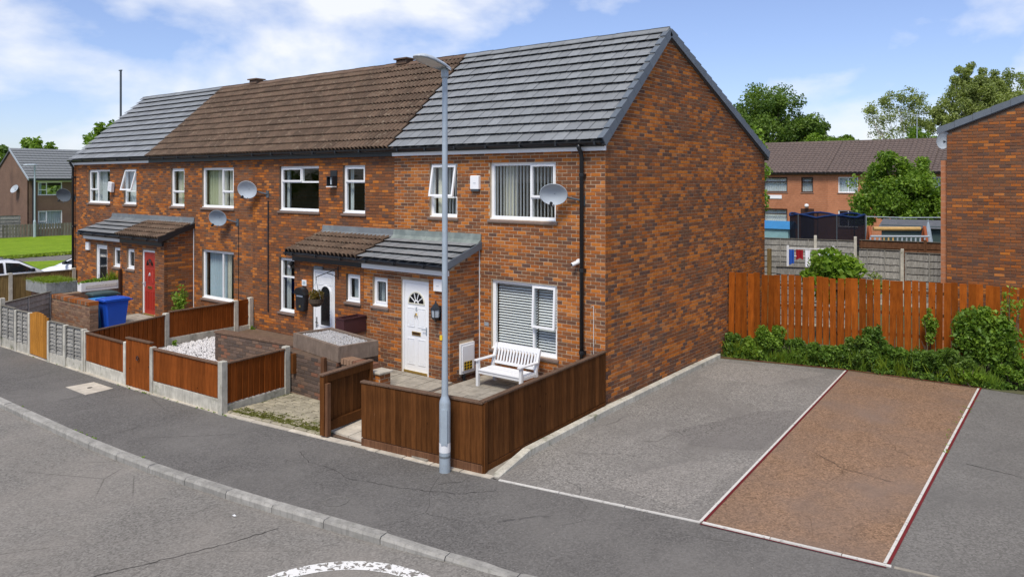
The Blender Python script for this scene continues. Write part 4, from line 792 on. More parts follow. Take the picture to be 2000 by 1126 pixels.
# red-brown panel fences of the second garden
PK = dict(mat='wood_red', bw=.125, gravel=.27)
board_fence('timber_fence', 'short red-brown panel left of the small garden gate', (-10.66, -4.93), (-8.86, -4.92), .90, **PK, posts=(-.03, 1.02), ph=.93, group='red-brown garden panels')
board_fence('timber_fence', 'longer red-brown panel on stained concrete base right of the small garden gate', (-7.74, -4.87), (-5.43, -4.75), .92, **PK, posts=(-.02,), ph=.95, group='red-brown garden panels')
board_fence('timber_fence', 'red-brown panel at right angles to the pavement beside the mossy path', (-5.36, -4.72), (-5.52, -3.28), .92, 'wood_red', .13, .02, .16, posts=(-.03, 1.02), ph=.97, pw=.12, group='red-brown garden panels')
board_fence('timber_fence', 'front part of the red-brown fence dividing two gardens', (-10.72, -4.85), (-11.42, -2.68), .90, 'wood_red', .14, .0, .12, posts=(1.01,), ph=.95, pw=.12, group='red-brown garden panels')
board_fence('timber_fence', 'middle part of the red-brown dividing fence next to white gravel', (-11.45, -2.58), (-11.56, -.62), .93, 'wood_red', .14, .04, .26, posts=(1.01,), ph=.97, pw=.12, group='red-brown garden panels')
board_fence('timber_fence', 'last narrow panel of the dividing fence against the house wall', (-11.56, -.54), (-11.60, -.10), .95, 'wood_red', .44, .04, .24, posts=(1.0,), ph=.99, pw=.12, capm=None, group='red-brown garden panels')
g = board_fence('timber_gate', 'red-brown boarded garden gate with black ring handle', (-8.76, -4.93), (-7.82, -4.88), 1.0, 'wood_red', .118, .03, posts=(), cat='gate'); tag(g, cat='gate'); part('handle', 'black_plastic', g, lambda m: m.tube([(-8.28+.04*math.cos(a), -4.945, .66+.04*math.sin(a)) for a in np.linspace(0, 6.28, 9)], .010, 6))
# weathered grey lap panels of the third garden
def lap_fence(name, label, p0, p1, h, mat='wood_grey', z0=0., gravel=.26, rows_=8, battens=(0.02, .5, .98), posts=(-.03,), ph=None, pmat='concrete', group=None, wav=.014, cap='wood_weather', back=False, topf=None):
    A, d, L_, nn = run(p0, p1); t = thing(name, label, 'fence', (A.x, A.y, z0), group); zb = z0+gravel; H_ = h-gravel; rh = H_/rows_; k = 8
    for r in range(rows_):
        m = MB(); ph_ = random.uniform(0, 6); lo = [random.uniform(-wav, wav) for _ in range(k+1)]
        for i in range(k):
            u0, u1 = L_*i/k, L_*(i+1)/k; za0, za1 = r*rh+lo[i], r*rh+lo[i+1]; zt = (r+1)*rh+.012
            m.poly([(u0, -.024, za0), (u1, -.024, za1), (u1, .006, zt), (u0, .006, zt)]); m.poly([(u0, -.014, za0), (u1, -.014, za1), (u1, -.024, za1), (u0, -.024, za0)])
            m.poly([(u1, .003, za1), (u0, .003, za0), (u0, .012, zt), (u1, .012, zt)])
        m.build('lap_board', mat, t, M=at_(A, d, nn, 0, 0, zb))
    for b in battens: MB().box(b*L_-.018, b*L_+.018, -.042, -.0245, 0, H_).build('batten', mat, t, M=at_(A, d, nn, 0, 0, zb))
    if cap: MB().box(0, L_, -.035, .03, H_+.013, H_+.035).build('cap_rail', cap, t, M=at_(A, d, nn, 0, 0, zb))
    if gravel: MB().cbox(0, L_, -.015, .03, -.03, gravel-.004, .004).build('gravel_board', 'concrete', t, M=at_(A, d, nn, 0, 0, z0))
    for u in posts: MB().cbox(-.05, .05, -.04, .06, -.1, (ph or h+.03), .012).build('post', pmat, t, M=at_(A, d, nn, u*L_, 0, z0))
    return t
GP = 'weathered grey lap panels along the pavement'
lap_fence('lap_fence', 'grey lap panel next to the red-brown fence corner', (-11.52, -5.0), (-10.80, -4.95), .94, posts=(1.03,), ph=.97, group=GP); lap_fence('lap_fence', 'grey lap panel just right of the yellow wood gate', (-12.38, -5.03), (-11.64, -5.01), .96, posts=(-.05, 1.08), ph=.98, group=GP)
lap_fence('lap_fence', 'grey lap panel just left of the yellow wood gate', (-14.30, -5.06), (-13.66, -5.02), 1.02, posts=(-.06, 1.08), ph=1.05, group=GP); lap_fence('lap_fence', 'last grey lap panel at the left picture edge', (-15.28, -5.07), (-14.42, -5.06), 1.05, posts=(-.05,), ph=1.26, group=GP)
lap_fence('lap_fence', 'grey panel fence going back from the pavement towards the brick bin wall', (-15.42, -5.02), (-16.75, -3.35), 1.08, 'wood_grey_lifted', gravel=.05, rows_=7, battens=(.02, .5, .98), posts=())  # wood colour lightened to make up for this run facing away from the sun
g = thing('timber_gate', 'yellow wood garden gate of pointed boards between grey panels', 'gate', (-13.0, -5.03, 0)); A, d, L_, nn = run((-13.56, -5.03), (-12.46, -5.04)); me = {}
for k in range(8):
    hh = .98+.09*math.sin(math.pi*(k+.5)/8); wb = L_/8; MB().box(.003, wb-.003, -.01, .012, 0, hh).build('board', 'wood_yellow', g, M=at_(A, d, nn, k*wb, 0, .05))
part('brace', 'wood_yellow', g, lambda m: m.box(0, L_, .013, .05, .2, .3).box(0, L_, .013, .05, .75, .85), M=at_(A, d, nn, 0, 0, .05))
board_fence('timber_fence', 'tan boarded fence with concrete posts at the far side of the last garden', (-23.15, -5.0), (-23.05, -.12), 1.0, 'wood_tan', .16, .0, .10, posts=(.18, .57, 1.0), ph=1.06, pw=.12, capm='wood_weather')
# back fence of the parking area
A, d, L_, nn = run((.03, 5.90), (9.4, 7.95)); f = thing('timber_fence', 'tall orange-brown fence of upright boards behind the parking bays', 'fence', (4, 6.8, 0)); bw = .158; me = MB().cbox(.0, bw-.020, 0, .018, 0, 1.62, .006).mesh('board', 'wood_orange')
for k in range(int(L_/bw)): put('board', me, f, at_(A, d, nn, k*bw, random.uniform(-.008, .012), .42+random.uniform(-.02, .012)) @ Matrix.Rotation(random.uniform(-.012, .012), 4, 'Y') @ Matrix.Rotation(random.uniform(-.05, .05), 4, 'Z') @ Matrix.Diagonal((random.uniform(.92, 1.06), 1, 1+random.uniform(-.012, .012), 1)))
for z in (.75, 1.25, 1.75): part('rail', 'wood_brown', f, lambda m: m.box(0, L_, .025, .07, z, z+.07), M=at_(A, d, nn, 0, 0, 0))
for u in np.arange(.1, L_, 2.4): part('post', 'wood_brown', f, lambda m: m.box(u, u+.1, .07, .17, 0, 1.9), M=at_(A, d, nn, 0, 0, 0))

# ------------------------------------------------------------------ front yards
yz = lambda y: .02+(.155)*min(1, max(0, (y+4.3)/3.3))
part('front_yard', 'mortar_dark', None, lambda m: m.poly([(-3.0, -4.32, .0), (.3, -4.0, .0), (0, -.02, .15), (-3.0, -.02, .15)]), kind='structure')
yard = part('front_yard', 'mortar_dark', None, lambda m: m.poly([(-5.5, -3.2, .05), (-3.0, -3.2, .05), (-3.0, -.9, .15), (-5.5, -.9, .15)]).poly([(-11.6, -4.85, -.01), (-5.5, -4.7, -.01), (-5.5, -.02, .15), (-11.6, -.02, .15)]).poly([(-23.3, -5.1, -.01), (-11.6, -4.95, -.01), (-11.6, -.02, .15), (-23.3, -.02, .15)]), kind='structure')
def slab(parent, x0, x1, y0, y1, mat):
    m = MB(); g_ = .006; j = random.uniform(-.004, .004); P = [(x0+g_, y0+g_), (x1-g_, y0+g_), (x1-g_, y1-g_), (x0+g_, y1-g_)]; top = [(x, y, yz(y)+.012+j) for x, y in P]; bot = [(x, y, yz(y)-.03) for x, y in P]
    m.poly(top)
    for i in range(4): k = (i+1) % 4; m.poly([bot[i], bot[k], top[k], top[i]])
    m.build('paving_slab', mat, parent)
for iy, y in enumerate(np.arange(-4.2, -.4, .46)):
    for ix in range(8):
        x = -2.95+ix*.46-(iy % 2)*.2
        if x > -.45 or (y > -1.4 and x+.46 > -3.12 and x < -3.2 and False): continue
        if x+.46 > interp([(-4.2, -.35), (-.4, -.55)], y): continue
        slab(yard, max(x, -2.95), x+.46, y, y+.46, 'pale_slab' if (x < -1.95 and y < -3.3) else 'slab')
for iy, y in enumerate(np.arange(-3.0, -1.0, .46)):
    for ix in range(4):
        x = -4.9+ix*.46; 
        if x+.46 < -2.93: slab(yard, x, x+.46, y, min(y+.46, -.97), 'slab')
for x in np.arange(-16.4, -12, .46):
    for y in np.arange(-3.0, -1.0, .46): slab(yard, x, x+.46, y, min(y+.46, -.97), 'slab')
# mossy setts of the shared path
path = part('sett_path', 'soil', None, lambda m: m.poly([(-5.45, -4.76, .004), (-2.86, -4.48, .004), (-2.95, -3.1, .03), (-5.55, -3.1, .03)]), kind='structure')
for r in range(13):
    y = -4.70+r*.125; u = 0 if r % 2 else -.12
    while True:
        lw_ = random.uniform(.20, .34); x0 = -5.36-.01*r+u; x1 = min(x0+lw_, -2.93); x0 = max(x0, -5.36)
        yy = y+.112*(x0+5.36)*(1-r/13.); 
        if x0 >= -2.98: break
        if x1-x0 > .06 and yy < -3.22:
            j = random.uniform(0, .012); MB().cbox(0, x1-x0-.022, 0, .104, 0, .04+j, .012).build('sett', 'sett', path, M=T3((x0, yy, .0+.02*r/13)) @ Matrix.Rotation(.11*(1-r/13.)+random.uniform(-.02, .02), 4, 'Z'))
        u += lw_
def stones(name, poly_xy, z, n_, size, label=None, dark=.06, lo=.55, hi=.80, parent=None, zf=None, cat=None, kind='stuff'):
    xs_, ys_ = [p[0] for p in poly_xy], [p[1] for p in poly_xy]
    def inside(x, y):
        c = False; j = len(poly_xy)-1
        for i in range(len(poly_xy)):
            if (poly_xy[i][1] > y) != (poly_xy[j][1] > y) and x < (poly_xy[j][0]-poly_xy[i][0])*(y-poly_xy[i][1])/(poly_xy[j][1]-poly_xy[i][1])+poly_xy[i][0]: c = not c
            j = i
        return c
    V = []; C = []
    while len(V) < n_*5:
        x, y = random.uniform(min(xs_), max(xs_)), random.uniform(min(ys_), max(ys_))
        if not inside(x, y): continue
        zz = (zf(y) if zf else z)+random.uniform(0, size*.3); s = size*random.uniform(.6, 1.3); a = random.uniform(0, 6.28); h = s*random.uniform(.35, .7); b = [(x+s/2*math.cos(a+k*1.57+random.uniform(-.3, .3)), y+s/2*math.sin(a+k*1.57), zz) for k in range(4)]; tp = [(x+(p[0]-x)*.55, y+(p[1]-y)*.55, zz+h) for p in b]
        v = random.uniform(lo, hi) if random.random() > dark else random.uniform(.12, .3); c = (v, v*.98, v*.97); V.append(tp); C.append(c)
        for k in range(4): V.append([b[k], b[(k+1) % 4], tp[(k+1) % 4], tp[k]]); C.append(c)
    o = put(name, np_quads(name, np.array(V), 'stone_white', np.array(C)), parent); return tag(o, label, cat, kind=kind)
simple('gravel_bed', (.55, .54, .53), .9, .1, nam=.3, nsc=40)
part('gravel_bed', 'gravel_bed', None, lambda m: m.poly([(-11.3, -4.78, .03), (-5.6, -4.66, .03), (-5.6, -2.6, .10), (-9.1, -2.5, .10), (-11.4, -.6, .15)]), kind='structure'); stones('white_gravel', [(-11.3, -4.7), (-8.9, -4.6), (-8.9, -2.7), (-9.6, -1.2), (-11.38, -.7)], .1, 5200, .05, 'white stone gravel covering the second front garden', zf=lambda y: .035+.115*(y+4.8)/4.2, cat='gravel')
part('gravel_bed', 'gravel_bed', None, lambda m: m.poly([(-.62, -4.0, yz(-4)+.016), (.20, -3.9, yz(-4)+.016), (-.02, -.1, yz(-.2)+.016), (-.55, -.1, yz(-.2)+.016)]), kind='structure'); stones('white_gravel', [(-.6, -3.95), (.18, -3.85), (-.04, -.1), (-.53, -.1)], .1, 2600, .04, 'white gravel strip inside the dark brown side fence', zf=lambda y: yz(y)+.02, cat='gravel', dark=.22)
# bin store walls: brick blocks
def brick_block(root, B, x0, x1, y0, y1, z0, z1, style, mortar, rot=0, name='wall'):
    M = T3((x0, y0, 0)) @ Matrix.Rotation(R(rot), 4, 'Z'); Lx, Ly = x1-x0, y1-y0; w_ = MB().box(0, Lx, 0, Ly, z0-.15, z1).build(name, mortar, root, M=M); R3 = M.to_3x3()
    B.wall(w_, M @ Vector((0, 0, 0)), R3 @ Vector((1, 0, 0)), R3 @ Vector((0, -1, 0)), Lx, z1-.005, (), style, z0=z0); B.wall(w_, M @ Vector((Lx, 0, 0)), R3 @ Vector((0, 1, 0)), R3 @ Vector((1, 0, 0)), Ly, z1-.005, (), style, z0=z0); return w_
def coping(root, x0, x1, y0, y1, z, mats='brick', shades=(5, 6, 3, 8, 9), rot=0, h=.10):
    M = T3((x0, y0, 0)) @ Matrix.Rotation(R(rot), 4, 'Z'); n_ = int((x1-x0)/.078)
    for k in range(n_):
        m = MB(); c = SHADES[random.choice(shades)]; m.box(.004, .070, 0, y1-y0, 0, h+random.uniform(-.004, .004)); m.c = [c]*6; m.build('coping_brick', 'brick', root, M=M @ T3((k*(x1-x0)/n_, random.uniform(-.006, .006), z)))
t = thing('bin_store', 'old brick bin store under the gravel-filled planter by mossy path', 'bin store', (-5.0, -2.6, 0)); B = Bricks(t)
brick_block(t, B, -5.75, -4.05, -3.13, -2.90, .03, .85, 'old', 'mortar_dark', -2); brick_block(t, B, -4.24, -4.02, -2.89, -2.15, .03, .83, 'old', 'mortar_dark'); part('shelf_bracket', 'wood_dark', t, lambda m: m.box(-5.42, -5.34, -3.23, -3.145, .45, .85)); part('shelf_bracket', 'wood_brown', t, lambda m: m.box(-4.42, -4.32, -3.27, -3.20, .45, .92))
w_ = brick_block(t, B, -4.0, -3.16, -3.10, -2.88, .03, .83, 'old', 'mortar_dark'); coping(w_, -4.0, -3.16, -3.12, -2.87, .831, shades=(5, 8, 16, 20)); brick_block(t, B, -3.14, -2.90, -3.12, -2.86, .03, .80, 'front', 'mortar_pale', name='pier'); part('pier_cap', 'pale_slab', t, lambda m: m.cbox(-3.18, -2.86, -3.16, -2.82, .801, .835, .01)); B.finish()
t = thing('stone_planter', 'large stained stone planter filled with white gravel on the bin store', 'planter', (-4.95, -2.4, .86)); MX = T3((-5.85, -2.86, 0)) @ Matrix.Rotation(R(-9.5), 4, 'Z')
part('trough', 'planter_brown', t, lambda m: m.ring(0, 0, 0, 0, 0, 0, 0) if False else m.box(0, 1.86, 0, .07, .86, 1.16).box(0, 1.86, .83, .90, .86, 1.16).box(0, .07, .07, .83, .86, 1.16).box(1.79, 1.86, .07, .83, .86, 1.16).box(.07, 1.79, .07, .83, .88, 1.04), M=MX)
c4 = [tuple((MX @ Vector((x, y, 0)))[:2]) for x, y in ((.08, .08), (1.78, .08), (1.78, .82), (.08, .82))]; stones('gravel_fill', c4, 1.105, 2600, .03, None, .08, .34, .52, parent=None); o = bpy.data.objects['gravel_fill']; o.parent = t; o.matrix_basis = W[t.name].inverted(); o['kind'] = 'stuff'; part('gravel_base', 'gravel_bed', t, lambda m: m.box(.071, 1.789, .071, .829, 1.041, 1.108), M=MX); bpy.data.objects['gravel_base'].data.materials[0] = MT['slab']
t = thing('garden_wall', 'low old brick wall with worn coping behind the white gravel garden', 'wall', (-7.6, -2.5, 0)); B = Bricks(t); w_ = brick_block(t, B, -9.06, -5.95, -2.72, -2.50, .05, .74, 'old', 'mortar_dark', 5); part('coping', 'cap_wood', t, lambda m: m.cbox(-.02, 3.13, -.02, .24, .745, .79, .01), M=T3((-9.06, -2.72, 0)) @ Matrix.Rotation(R(5), 4, 'Z')); B.finish()
t = thing('garden_wall', 'low brick party wall between the doors of the two near houses', 'wall', (-5.85, -1.5, 0)); B = Bricks(t); brick_block(t, B, -5.96, -5.74, -1.9, -.97, .1, .92, 'pale', 'mortar_mid'); B.finish()
t = thing('trough_planter', 'dark brown plastic trough planter standing by the arched-glass door', 'planter', (-5.85, -1.3, .93)); part('trough', 'brown_plastic', t, lambda m: m.box(-6.0, -5.97, -1.62, -.98, .93, 1.26).box(-5.75, -5.72, -1.62, -.98, .93, 1.26).box(-5.97, -5.75, -1.62, -1.59, .93, 1.26).box(-5.97, -5.75, -1.01, -.98, .93, 1.26).box(-5.97, -5.75, -1.59, -1.01, .94, 1.10)); part('rim', 'brown_plastic', t, lambda m: m.box(-6.015, -5.705, -1.635, -1.605, 1.262, 1.285).box(-6.015, -5.705, -.995, -.975, 1.262, 1.285).box(-6.015, -5.985, -1.604, -.996, 1.262, 1.285).box(-5.735, -5.705, -1.604, -.996, 1.262, 1.285)); part('soil', 'earth', t, lambda m: m.box(-5.969, -5.751, -1.589, -1.011, 1.10, 1.14))
t = thing('bin_wall', 'brick bin wall with brick-on-edge coping beside the blue bin', 'wall', (-15.1, -3.4, 0)); B = Bricks(t); w_ = brick_block(t, B, -16.35, -13.98, -3.45, -3.22, .02, .97, 'pale', 'mortar_mid'); coping(w_, -16.35, -13.98, -3.47, -3.21, .972, shades=(2, 7, 4, 9, 3, 18)); B.finish()
t = thing('garden_wall', 'brick wall under the white trough planter between the far doors', 'wall', (-17.6, -1.6, 0)); B = Bricks(t); brick_block(t, B, -17.75, -17.53, -2.75, -.97, .05, .88, 'pale', 'mortar_mid'); B.finish()
part('brace_post', 'frame_brown', t, lambda m: m.box(-17.5, -17.42, -1.06, -.98, .0, 1.5))
t = thing('trough_planter', 'long white trough planter with low green plants on far party wall', 'planter', (-17.62, -1.5, .89)); part('trough', 'white_paint', t, lambda m: m.box(-17.78, -17.75, -2.18, -.98, .89, 1.15).box(-17.53, -17.50, -2.18, -.98, .89, 1.15).box(-17.75, -17.53, -2.18, -2.15, .89, 1.15).box(-17.75, -17.53, -1.01, -.98, .89, 1.15).box(-17.75, -17.53, -2.15, -1.01, .90, 1.10)); part('panel_relief', 'line_white', t, lambda m: m.box(-17.499, -17.492, -2.06, -1.1, .97, 1.07))
def blades(name, parent, x0, x1, y0, y1, z, n_, h, mat, tilt=.5):
    r = RN; P = np.stack([r.uniform(x0, x1, n_), r.uniform(y0, y1, n_), np.full(n_, z)], 1); a = r.uniform(0, 6.28, n_); wv = np.stack([np.cos(a), np.sin(a), 0*a], 1)*.012; hh = h*r.uniform(.5, 1.2, n_); tp = np.stack([r.normal(0, tilt, n_)*hh, r.normal(0, tilt, n_)*hh, hh], 1); q = r.random(n_)
    V = np.stack([P-wv, P+wv, P+tp*.6+wv*.7, P+tp], 1); return tag(put(name, np_quads(name, V, mat, np.repeat(q[:, None], 3, 1)), parent), kind='stuff')
V, q = leaves(500, (-17.64, -1.6, 1.15), (.12, .62, .10), .06); tag(put('plants', np_quads('plants', V, 'leaf_bright', np.repeat(q[:, None], 3, 1)), t), kind='stuff'); blades('grass', t, -17.73, -17.55, -1.35, -1.05, 1.1, 120, .35, 'grass_blade', .25)
t = thing('stone_planter', 'square grey concrete planter overgrown with bright grass', 'planter', (-19.1, -2.4, .8)); part('trough', 'planter_grey', t, lambda m: m.box(-19.86, -18.27, -2.88, -2.81, .82, 1.16).box(-19.86, -18.27, -2.05, -1.98, .82, 1.16).box(-19.86, -19.79, -2.81, -2.05, .82, 1.16).box(-18.34, -18.27, -2.81, -2.05, .82, 1.16).box(-19.79, -18.34, -2.81, -2.05, .83, 1.06)); blades('grass', t, -19.8, -18.32, -2.82, -2.04, 1.06, 5200, .17, 'grass_blade', .7)
t = thing('garden_wall', 'low brick wall carrying the grass-filled planter', 'wall', (-19.1, -2.5, 0)); B = Bricks(t); brick_block(t, B, -19.8, -18.35, -2.75, -2.12, .02, .815, 'pale', 'mortar_mid'); B.finish()
def wheelie(x, y, rot, mat, lid, label, h=1.0):
    t = thing('wheelie_bin', label, 'wheelie bin', (x, y, .13), 'wheelie bins in the third garden'); M = T3((x, y, .15)) @ Matrix.Rotation(R(rot), 4, 'Z'); m = MB(); k = len(m.v)
    S = [(.0, .185, -.23, .20), (.90*h, .245, -.31, .29), (.905*h, .262, -.33, .31), (.955*h, .262, -.33, .31)]
    for z, hw, ya, yb in S: m.v += [(-hw+.03, ya, z), (hw-.03, ya, z), (hw, ya+.03, z), (hw, yb, z), (-hw, yb, z), (-hw, ya+.03, z)]
    for i in range(3):
        for j in range(6): m.f.append([i*6+j, i*6+(j+1) % 6, i*6+6+(j+1) % 6, i*6+6+j]); m.c.append(None)
    m.poly([m.v[j] for j in range(5, -1, -1)]); m.poly([m.v[18+j] for j in range(6)]); bo = m.build('body', mat, t, M=M)
    part('front_panel', mat, bo, lambda q: q.prism([(-.12, -.255, .25), (.12, -.255, .25), (.15, -.302, .78), (-.15, -.302, .78)], (0, -.006, 0)), M=M)
    l_ = MB(); sec = [(-.37, .0, .015), (-.34, .025, .03), (-.1, .04, .05), (.2, .04, .05), (.33, .02, .03)]
    for (ya, za, zm), (yb, zb, zn) in zip(sec, sec[1:]):
        for (xa, ta), (xb, tb) in (((-.278, 0), (-.2, 1)), ((-.2, 1), (.2, 1)), ((.2, 1), (.278, 0))):
            f = lambda t_, z0_, z1_: .962*h+(z1_ if t_ else z0_*.4); l_.poly([(xa, ya, f(ta, za, zm)), (xb, ya, f(tb, za, zm)), (xb, yb, f(tb, zb, zn)), (xa, yb, f(ta, zb, zn))])
    l_.poly([(-.278, -.37, .962*h-.03), (.278, -.37, .962*h-.03), (.278, -.37, .962*h), (.2, -.37, .962*h+.02), (-.2, -.37, .962*h+.02), (-.278, -.37, .962*h)]); l_.box(-.278, -.268, -.37, .33, .962*h-.03, .962*h+.004); l_.box(.268, .278, -.37, .33, .962*h-.03, .962*h+.004); lid_ = l_.build('lid', lid, t, M=M)
    part('handle_bar', mat, t, lambda q: q.tube([(-.24, .40, .93*h), (.24, .40, .93*h)], .016, 8).box(-.25, -.22, .33, .41, .91*h, .94*h).box(.22, .25, .33, .41, .91*h, .94*h), M=M)
    for s in (-1, 1): part('wheel', 'rubber', t, lambda q: q.tube([(s*.22-.02, .26, .07), (s*.22+.02, .26, .07)], .09, 14), M=M)
wheelie(-14.05, -2.78, 0, 'bin_blue', 'bin_blue', 'bright blue wheelie bin at the end of the brick bin wall', .97); wheelie(-14.85, -2.8, 0, 'bin_lightblue', 'bin_lightblue', 'second blue wheelie bin mostly hidden behind the brick bin wall', .86); wheelie(-15.35, -2.5, -3, 'bin_green', 'bin_green', 'grey-green wheelie bin behind the brick bin wall', .98)
# young shrub by the red door
def shrub(name, label, c, rad, n_, size, mat, cat='shrub', stems=5, group=None, clumps=14, kind='ellipsoid', rng=RN, stem_mat='bark'):
    t = thing(name, label, cat, (c[0], c[1], max(0, c[2]-rad[2])), group); Vs = []; Q = []
    for k in range(clumps):
        d = rng.normal(size=3); d /= np.linalg.norm(d); d[2] = d[2]*.9+.05; r = rng.random()**.4; cc = np.array(c)+d*np.array(rad)*r*.80; rr = np.array(rad)*rng.uniform(.20, .42); V, q = leaves(n_//clumps, cc, rr, size, rng=rng); Vs.append(V); Q.append(np.clip(q*.75+rng.uniform(-.1, .35), 0, 1))
    V = np.concatenate(Vs); q = np.concatenate(Q); V = V[V[:, :, 2].min(axis=1) > .0] if False else V; V[:, :, 2] = np.maximum(V[:, :, 2], .01); tag(put('foliage', np_quads('foliage', V, mat, np.repeat(q[:, None], 3, 1)), t), kind='stuff'); m = MB()
    for k in range(stems): e = np.array(c)+rng.normal(size=3)*np.array(rad)*.35; m.tube([(c[0]+rng.normal()*rad[0]*.15, c[1]+rng.normal()*rad[1]*.15, 0), ((c[0]+e[0])/2, (c[1]+e[1])/2, c[2]*.5), tuple(e)], [.02*max(1, rad[2]), .012, .006], 5)
    m.build('stem', stem_mat, t); return t
shrub('young_shrub', 'thin yellow-green shrub in the corner beside the red door porch', (-14.35, -.75, .75), (.32, .30, .52), 520, .055, 'leaf_bright', clumps=18)
blades('x', None, 0, 0, 0, 0, 0, 1, .1, 'grass_blade'); bpy.data.objects.remove(bpy.data.objects['x'])
for (x, y, s, lb) in ((-11.2, -2.55, .10, 'small weed at the foot of the dividing fence post'), (-9.15, -2.25, .12, 'green weed beside the low old brick wall'), (-5.62, -3.16, .11, 'green weed in the gap beside the bin store'), (-11.45, -.1, .10, 'weed growing at the wall end of dividing fence'), (-6.6, -1.9, .10, 'pale weed on soil behind the low old wall')):
    shrub('weed', lb, (x, y, .12+s*.6), (s, s*.8, s*1.1), 90, .05, 'leaf_bright', 'weed', 2, clumps=5)
# white garden bench
t = thing('garden_bench', 'white slatted garden bench standing under the blind-covered window', 'bench', (-1.98, -.45, .16)); BM = T3((-1.93, -.38, .155)) @ Matrix.Diagonal((1.04, 1, .88, 1)); bp = lambda nm, fn: part(nm, 'white_paint', t, fn, M=BM); bw2 = .53
for sx in (-1, 1):
    bp('front_leg', lambda m: m.box(sx*bw2-.03, sx*bw2+.03, -.50, -.44, 0, .62)); bp('rear_leg', lambda m: m.prism([(sx*bw2-.028, .06, 0), (sx*bw2-.028, .12, 0), (sx*bw2-.028, .04, .44), (sx*bw2-.028, .17, .92), (sx*bw2-.028, .12, .92), (sx*bw2-.028, -.02, .44)], (.056, 0, 0))); bp('armrest', lambda m: m.cbox(sx*bw2-.04, sx*bw2+.04, -.54, .06, .621, .655, .008)); bp('side_rail', lambda m: m.box(sx*bw2-.02, sx*bw2+.02, -.439, -.021, .34, .40))
bp('front_rail', lambda m: m.box(-bw2+.031, bw2-.031, -.485, -.455, .33, .40)); bp('rear_rail', lambda m: m.box(-bw2+.031, bw2-.031, -.01, .02, .34, .40))
for k in range(5): bp('seat_slat', lambda m: m.cbox(-bw2+.0, bw2-.0, -.50+k*.098, -.50+k*.098+.088, .402, .425, .006) if 0 < k < 5 else m.cbox(-bw2+.031, bw2-.031, -.50, -.412, .402, .425, .006))
by_ = lambda z: .015+(z-.44)*.27
bp('top_rail', lambda m: m.prism([(-bw2+.03, by_(.82), .82), (-bw2+.03, by_(.82)+.035, .82), (-bw2+.03, by_(.93)+.035, .93), (-bw2+.03, by_(.93), .93)], (2*bw2-.06, 0, 0))); bp('bottom_rail', lambda m: m.prism([(-bw2+.03, by_(.47), .47), (-bw2+.03, by_(.47)+.035, .47), (-bw2+.03, by_(.53)+.035, .53), (-bw2+.03, by_(.53), .53)], (2*bw2-.06, 0, 0)))
for k in range(13): x = -bw2+.085+k*(2*bw2-.17)/12; bp('back_slat', lambda m: m.prism([(x-.019, by_(.531)+.008, .531), (x-.021, by_(.531)+.024, .531), (x-.021, by_(.819)+.024, .819), (x-.021, by_(.819)+.008, .819)], (.042, 0, 0)))

# ------------------------------------------------------------------ vegetation along the back fence
hedge = [(.25, 5.75, .35, .5), (.75, 5.75, .40, .55), (1.15, 5.85, .58, .6), (1.65, 5.95, .42, .55), (2.15, 6.0, .36, .55), (2.6, 6.1, .40, .5), (3.0, 6.15, .50, .5), (3.35, 6.25, .68, .45), (3.75, 6.3, .42, .5), (4.2, 6.35, .42, .55), (4.65, 6.4, .55, .6), (5.1, 6.35, .72, .55), (6.0, 6.5, .62, .6), (6.6, 6.5, .72, .7), (7.4, 6.6, .8, .8)]
nm = ['first low bush against the gable wall', 'second low leafy bush from the gable wall', 'rounded leafy bush third from the gable wall', 'low spreading bush fourth from the gable wall', 'low spreading bush fifth from the gable wall', 'low bush behind the grey parking bay corner', 'leafy bush at the head of the dividing bay line', 'taller pointed bush behind the brown parking bay', 'low bush in the middle behind the brown bay', 'low spreading bush behind the brown bay', 'dense bush left of the tall round bush', 'leafy bush at the foot of the tall round bush', 'dark bush right of the tall round bush', 'bush at the right picture edge by the fence', 'bush beyond the right picture edge by the fence']
for (x, y, h, r), l_ in zip(hedge, nm):
    h *= random.uniform(1.2, 1.5) if x < 5 else 1.0; shrub('bush', l_, (x, y, h*.52), (r*.72, .34, h*.62), int(2600*r*h/.25), random.choice((.045, .055, .07)), random.choice(('leaf_hedge', 'leaf_mid', 'leaf_hedge', 'leaf_dark')), 'bush', 4, 'bushes along the back fence', clumps=22)
shrub('bush', 'tall round dense bush against the orange-brown fence', (5.55, 6.62, .95), (.80, .48, .78), 9000, .06, 'leaf_mid', 'bush', 6, 'bushes along the back fence', clumps=46); shrub('bush', 'slim upright young plant left of the tall round bush', (4.45, 6.55, 1.05), (.20, .16, .50), 700, .05, 'leaf_bright', 'bush', 4, 'bushes along the back fence', clumps=16); shrub('bush', 'thin wispy shoots rising above the tall round bush', (5.95, 6.6, 1.75), (.28, .2, .42), 260, .045, 'leaf_bright', 'bush', 6, 'bushes along the back fence', clumps=16); shrub('bush', 'slim sapling standing among the bushes by the dark red line end', (5.25, 6.05, .2), (.30, .16, .2), 700, .05, 'leaf_bright', 'bush', 3, 'bushes along the back fence', clumps=8)
Vs = []
for k in range(90): x = random.uniform(.1, 6.3); y = interp([(0, 5.4), (2.86, 5.98), (5.47, 6.08), (8, 6.2)], x)+random.uniform(-.02, .22); Vs.append(leaves(26, (x, y, .08), (.16, .10, .08), .05)[0])
V = np.concatenate(Vs); V[:, :, 2] = np.maximum(V[:, :, 2], .012); q = RN.random(len(V)); tag(put('ground_cover', np_quads('ground_cover', V, 'leaf_hedge', np.repeat(q[:, None], 3, 1))), 'low ivy and weeds spilling over the back edge of the bays', 'ground cover', kind='stuff')
wg = thing('weed_grass', 'tall loose grass and weeds in front of the bushes', 'weeds', (3, 6, 0))
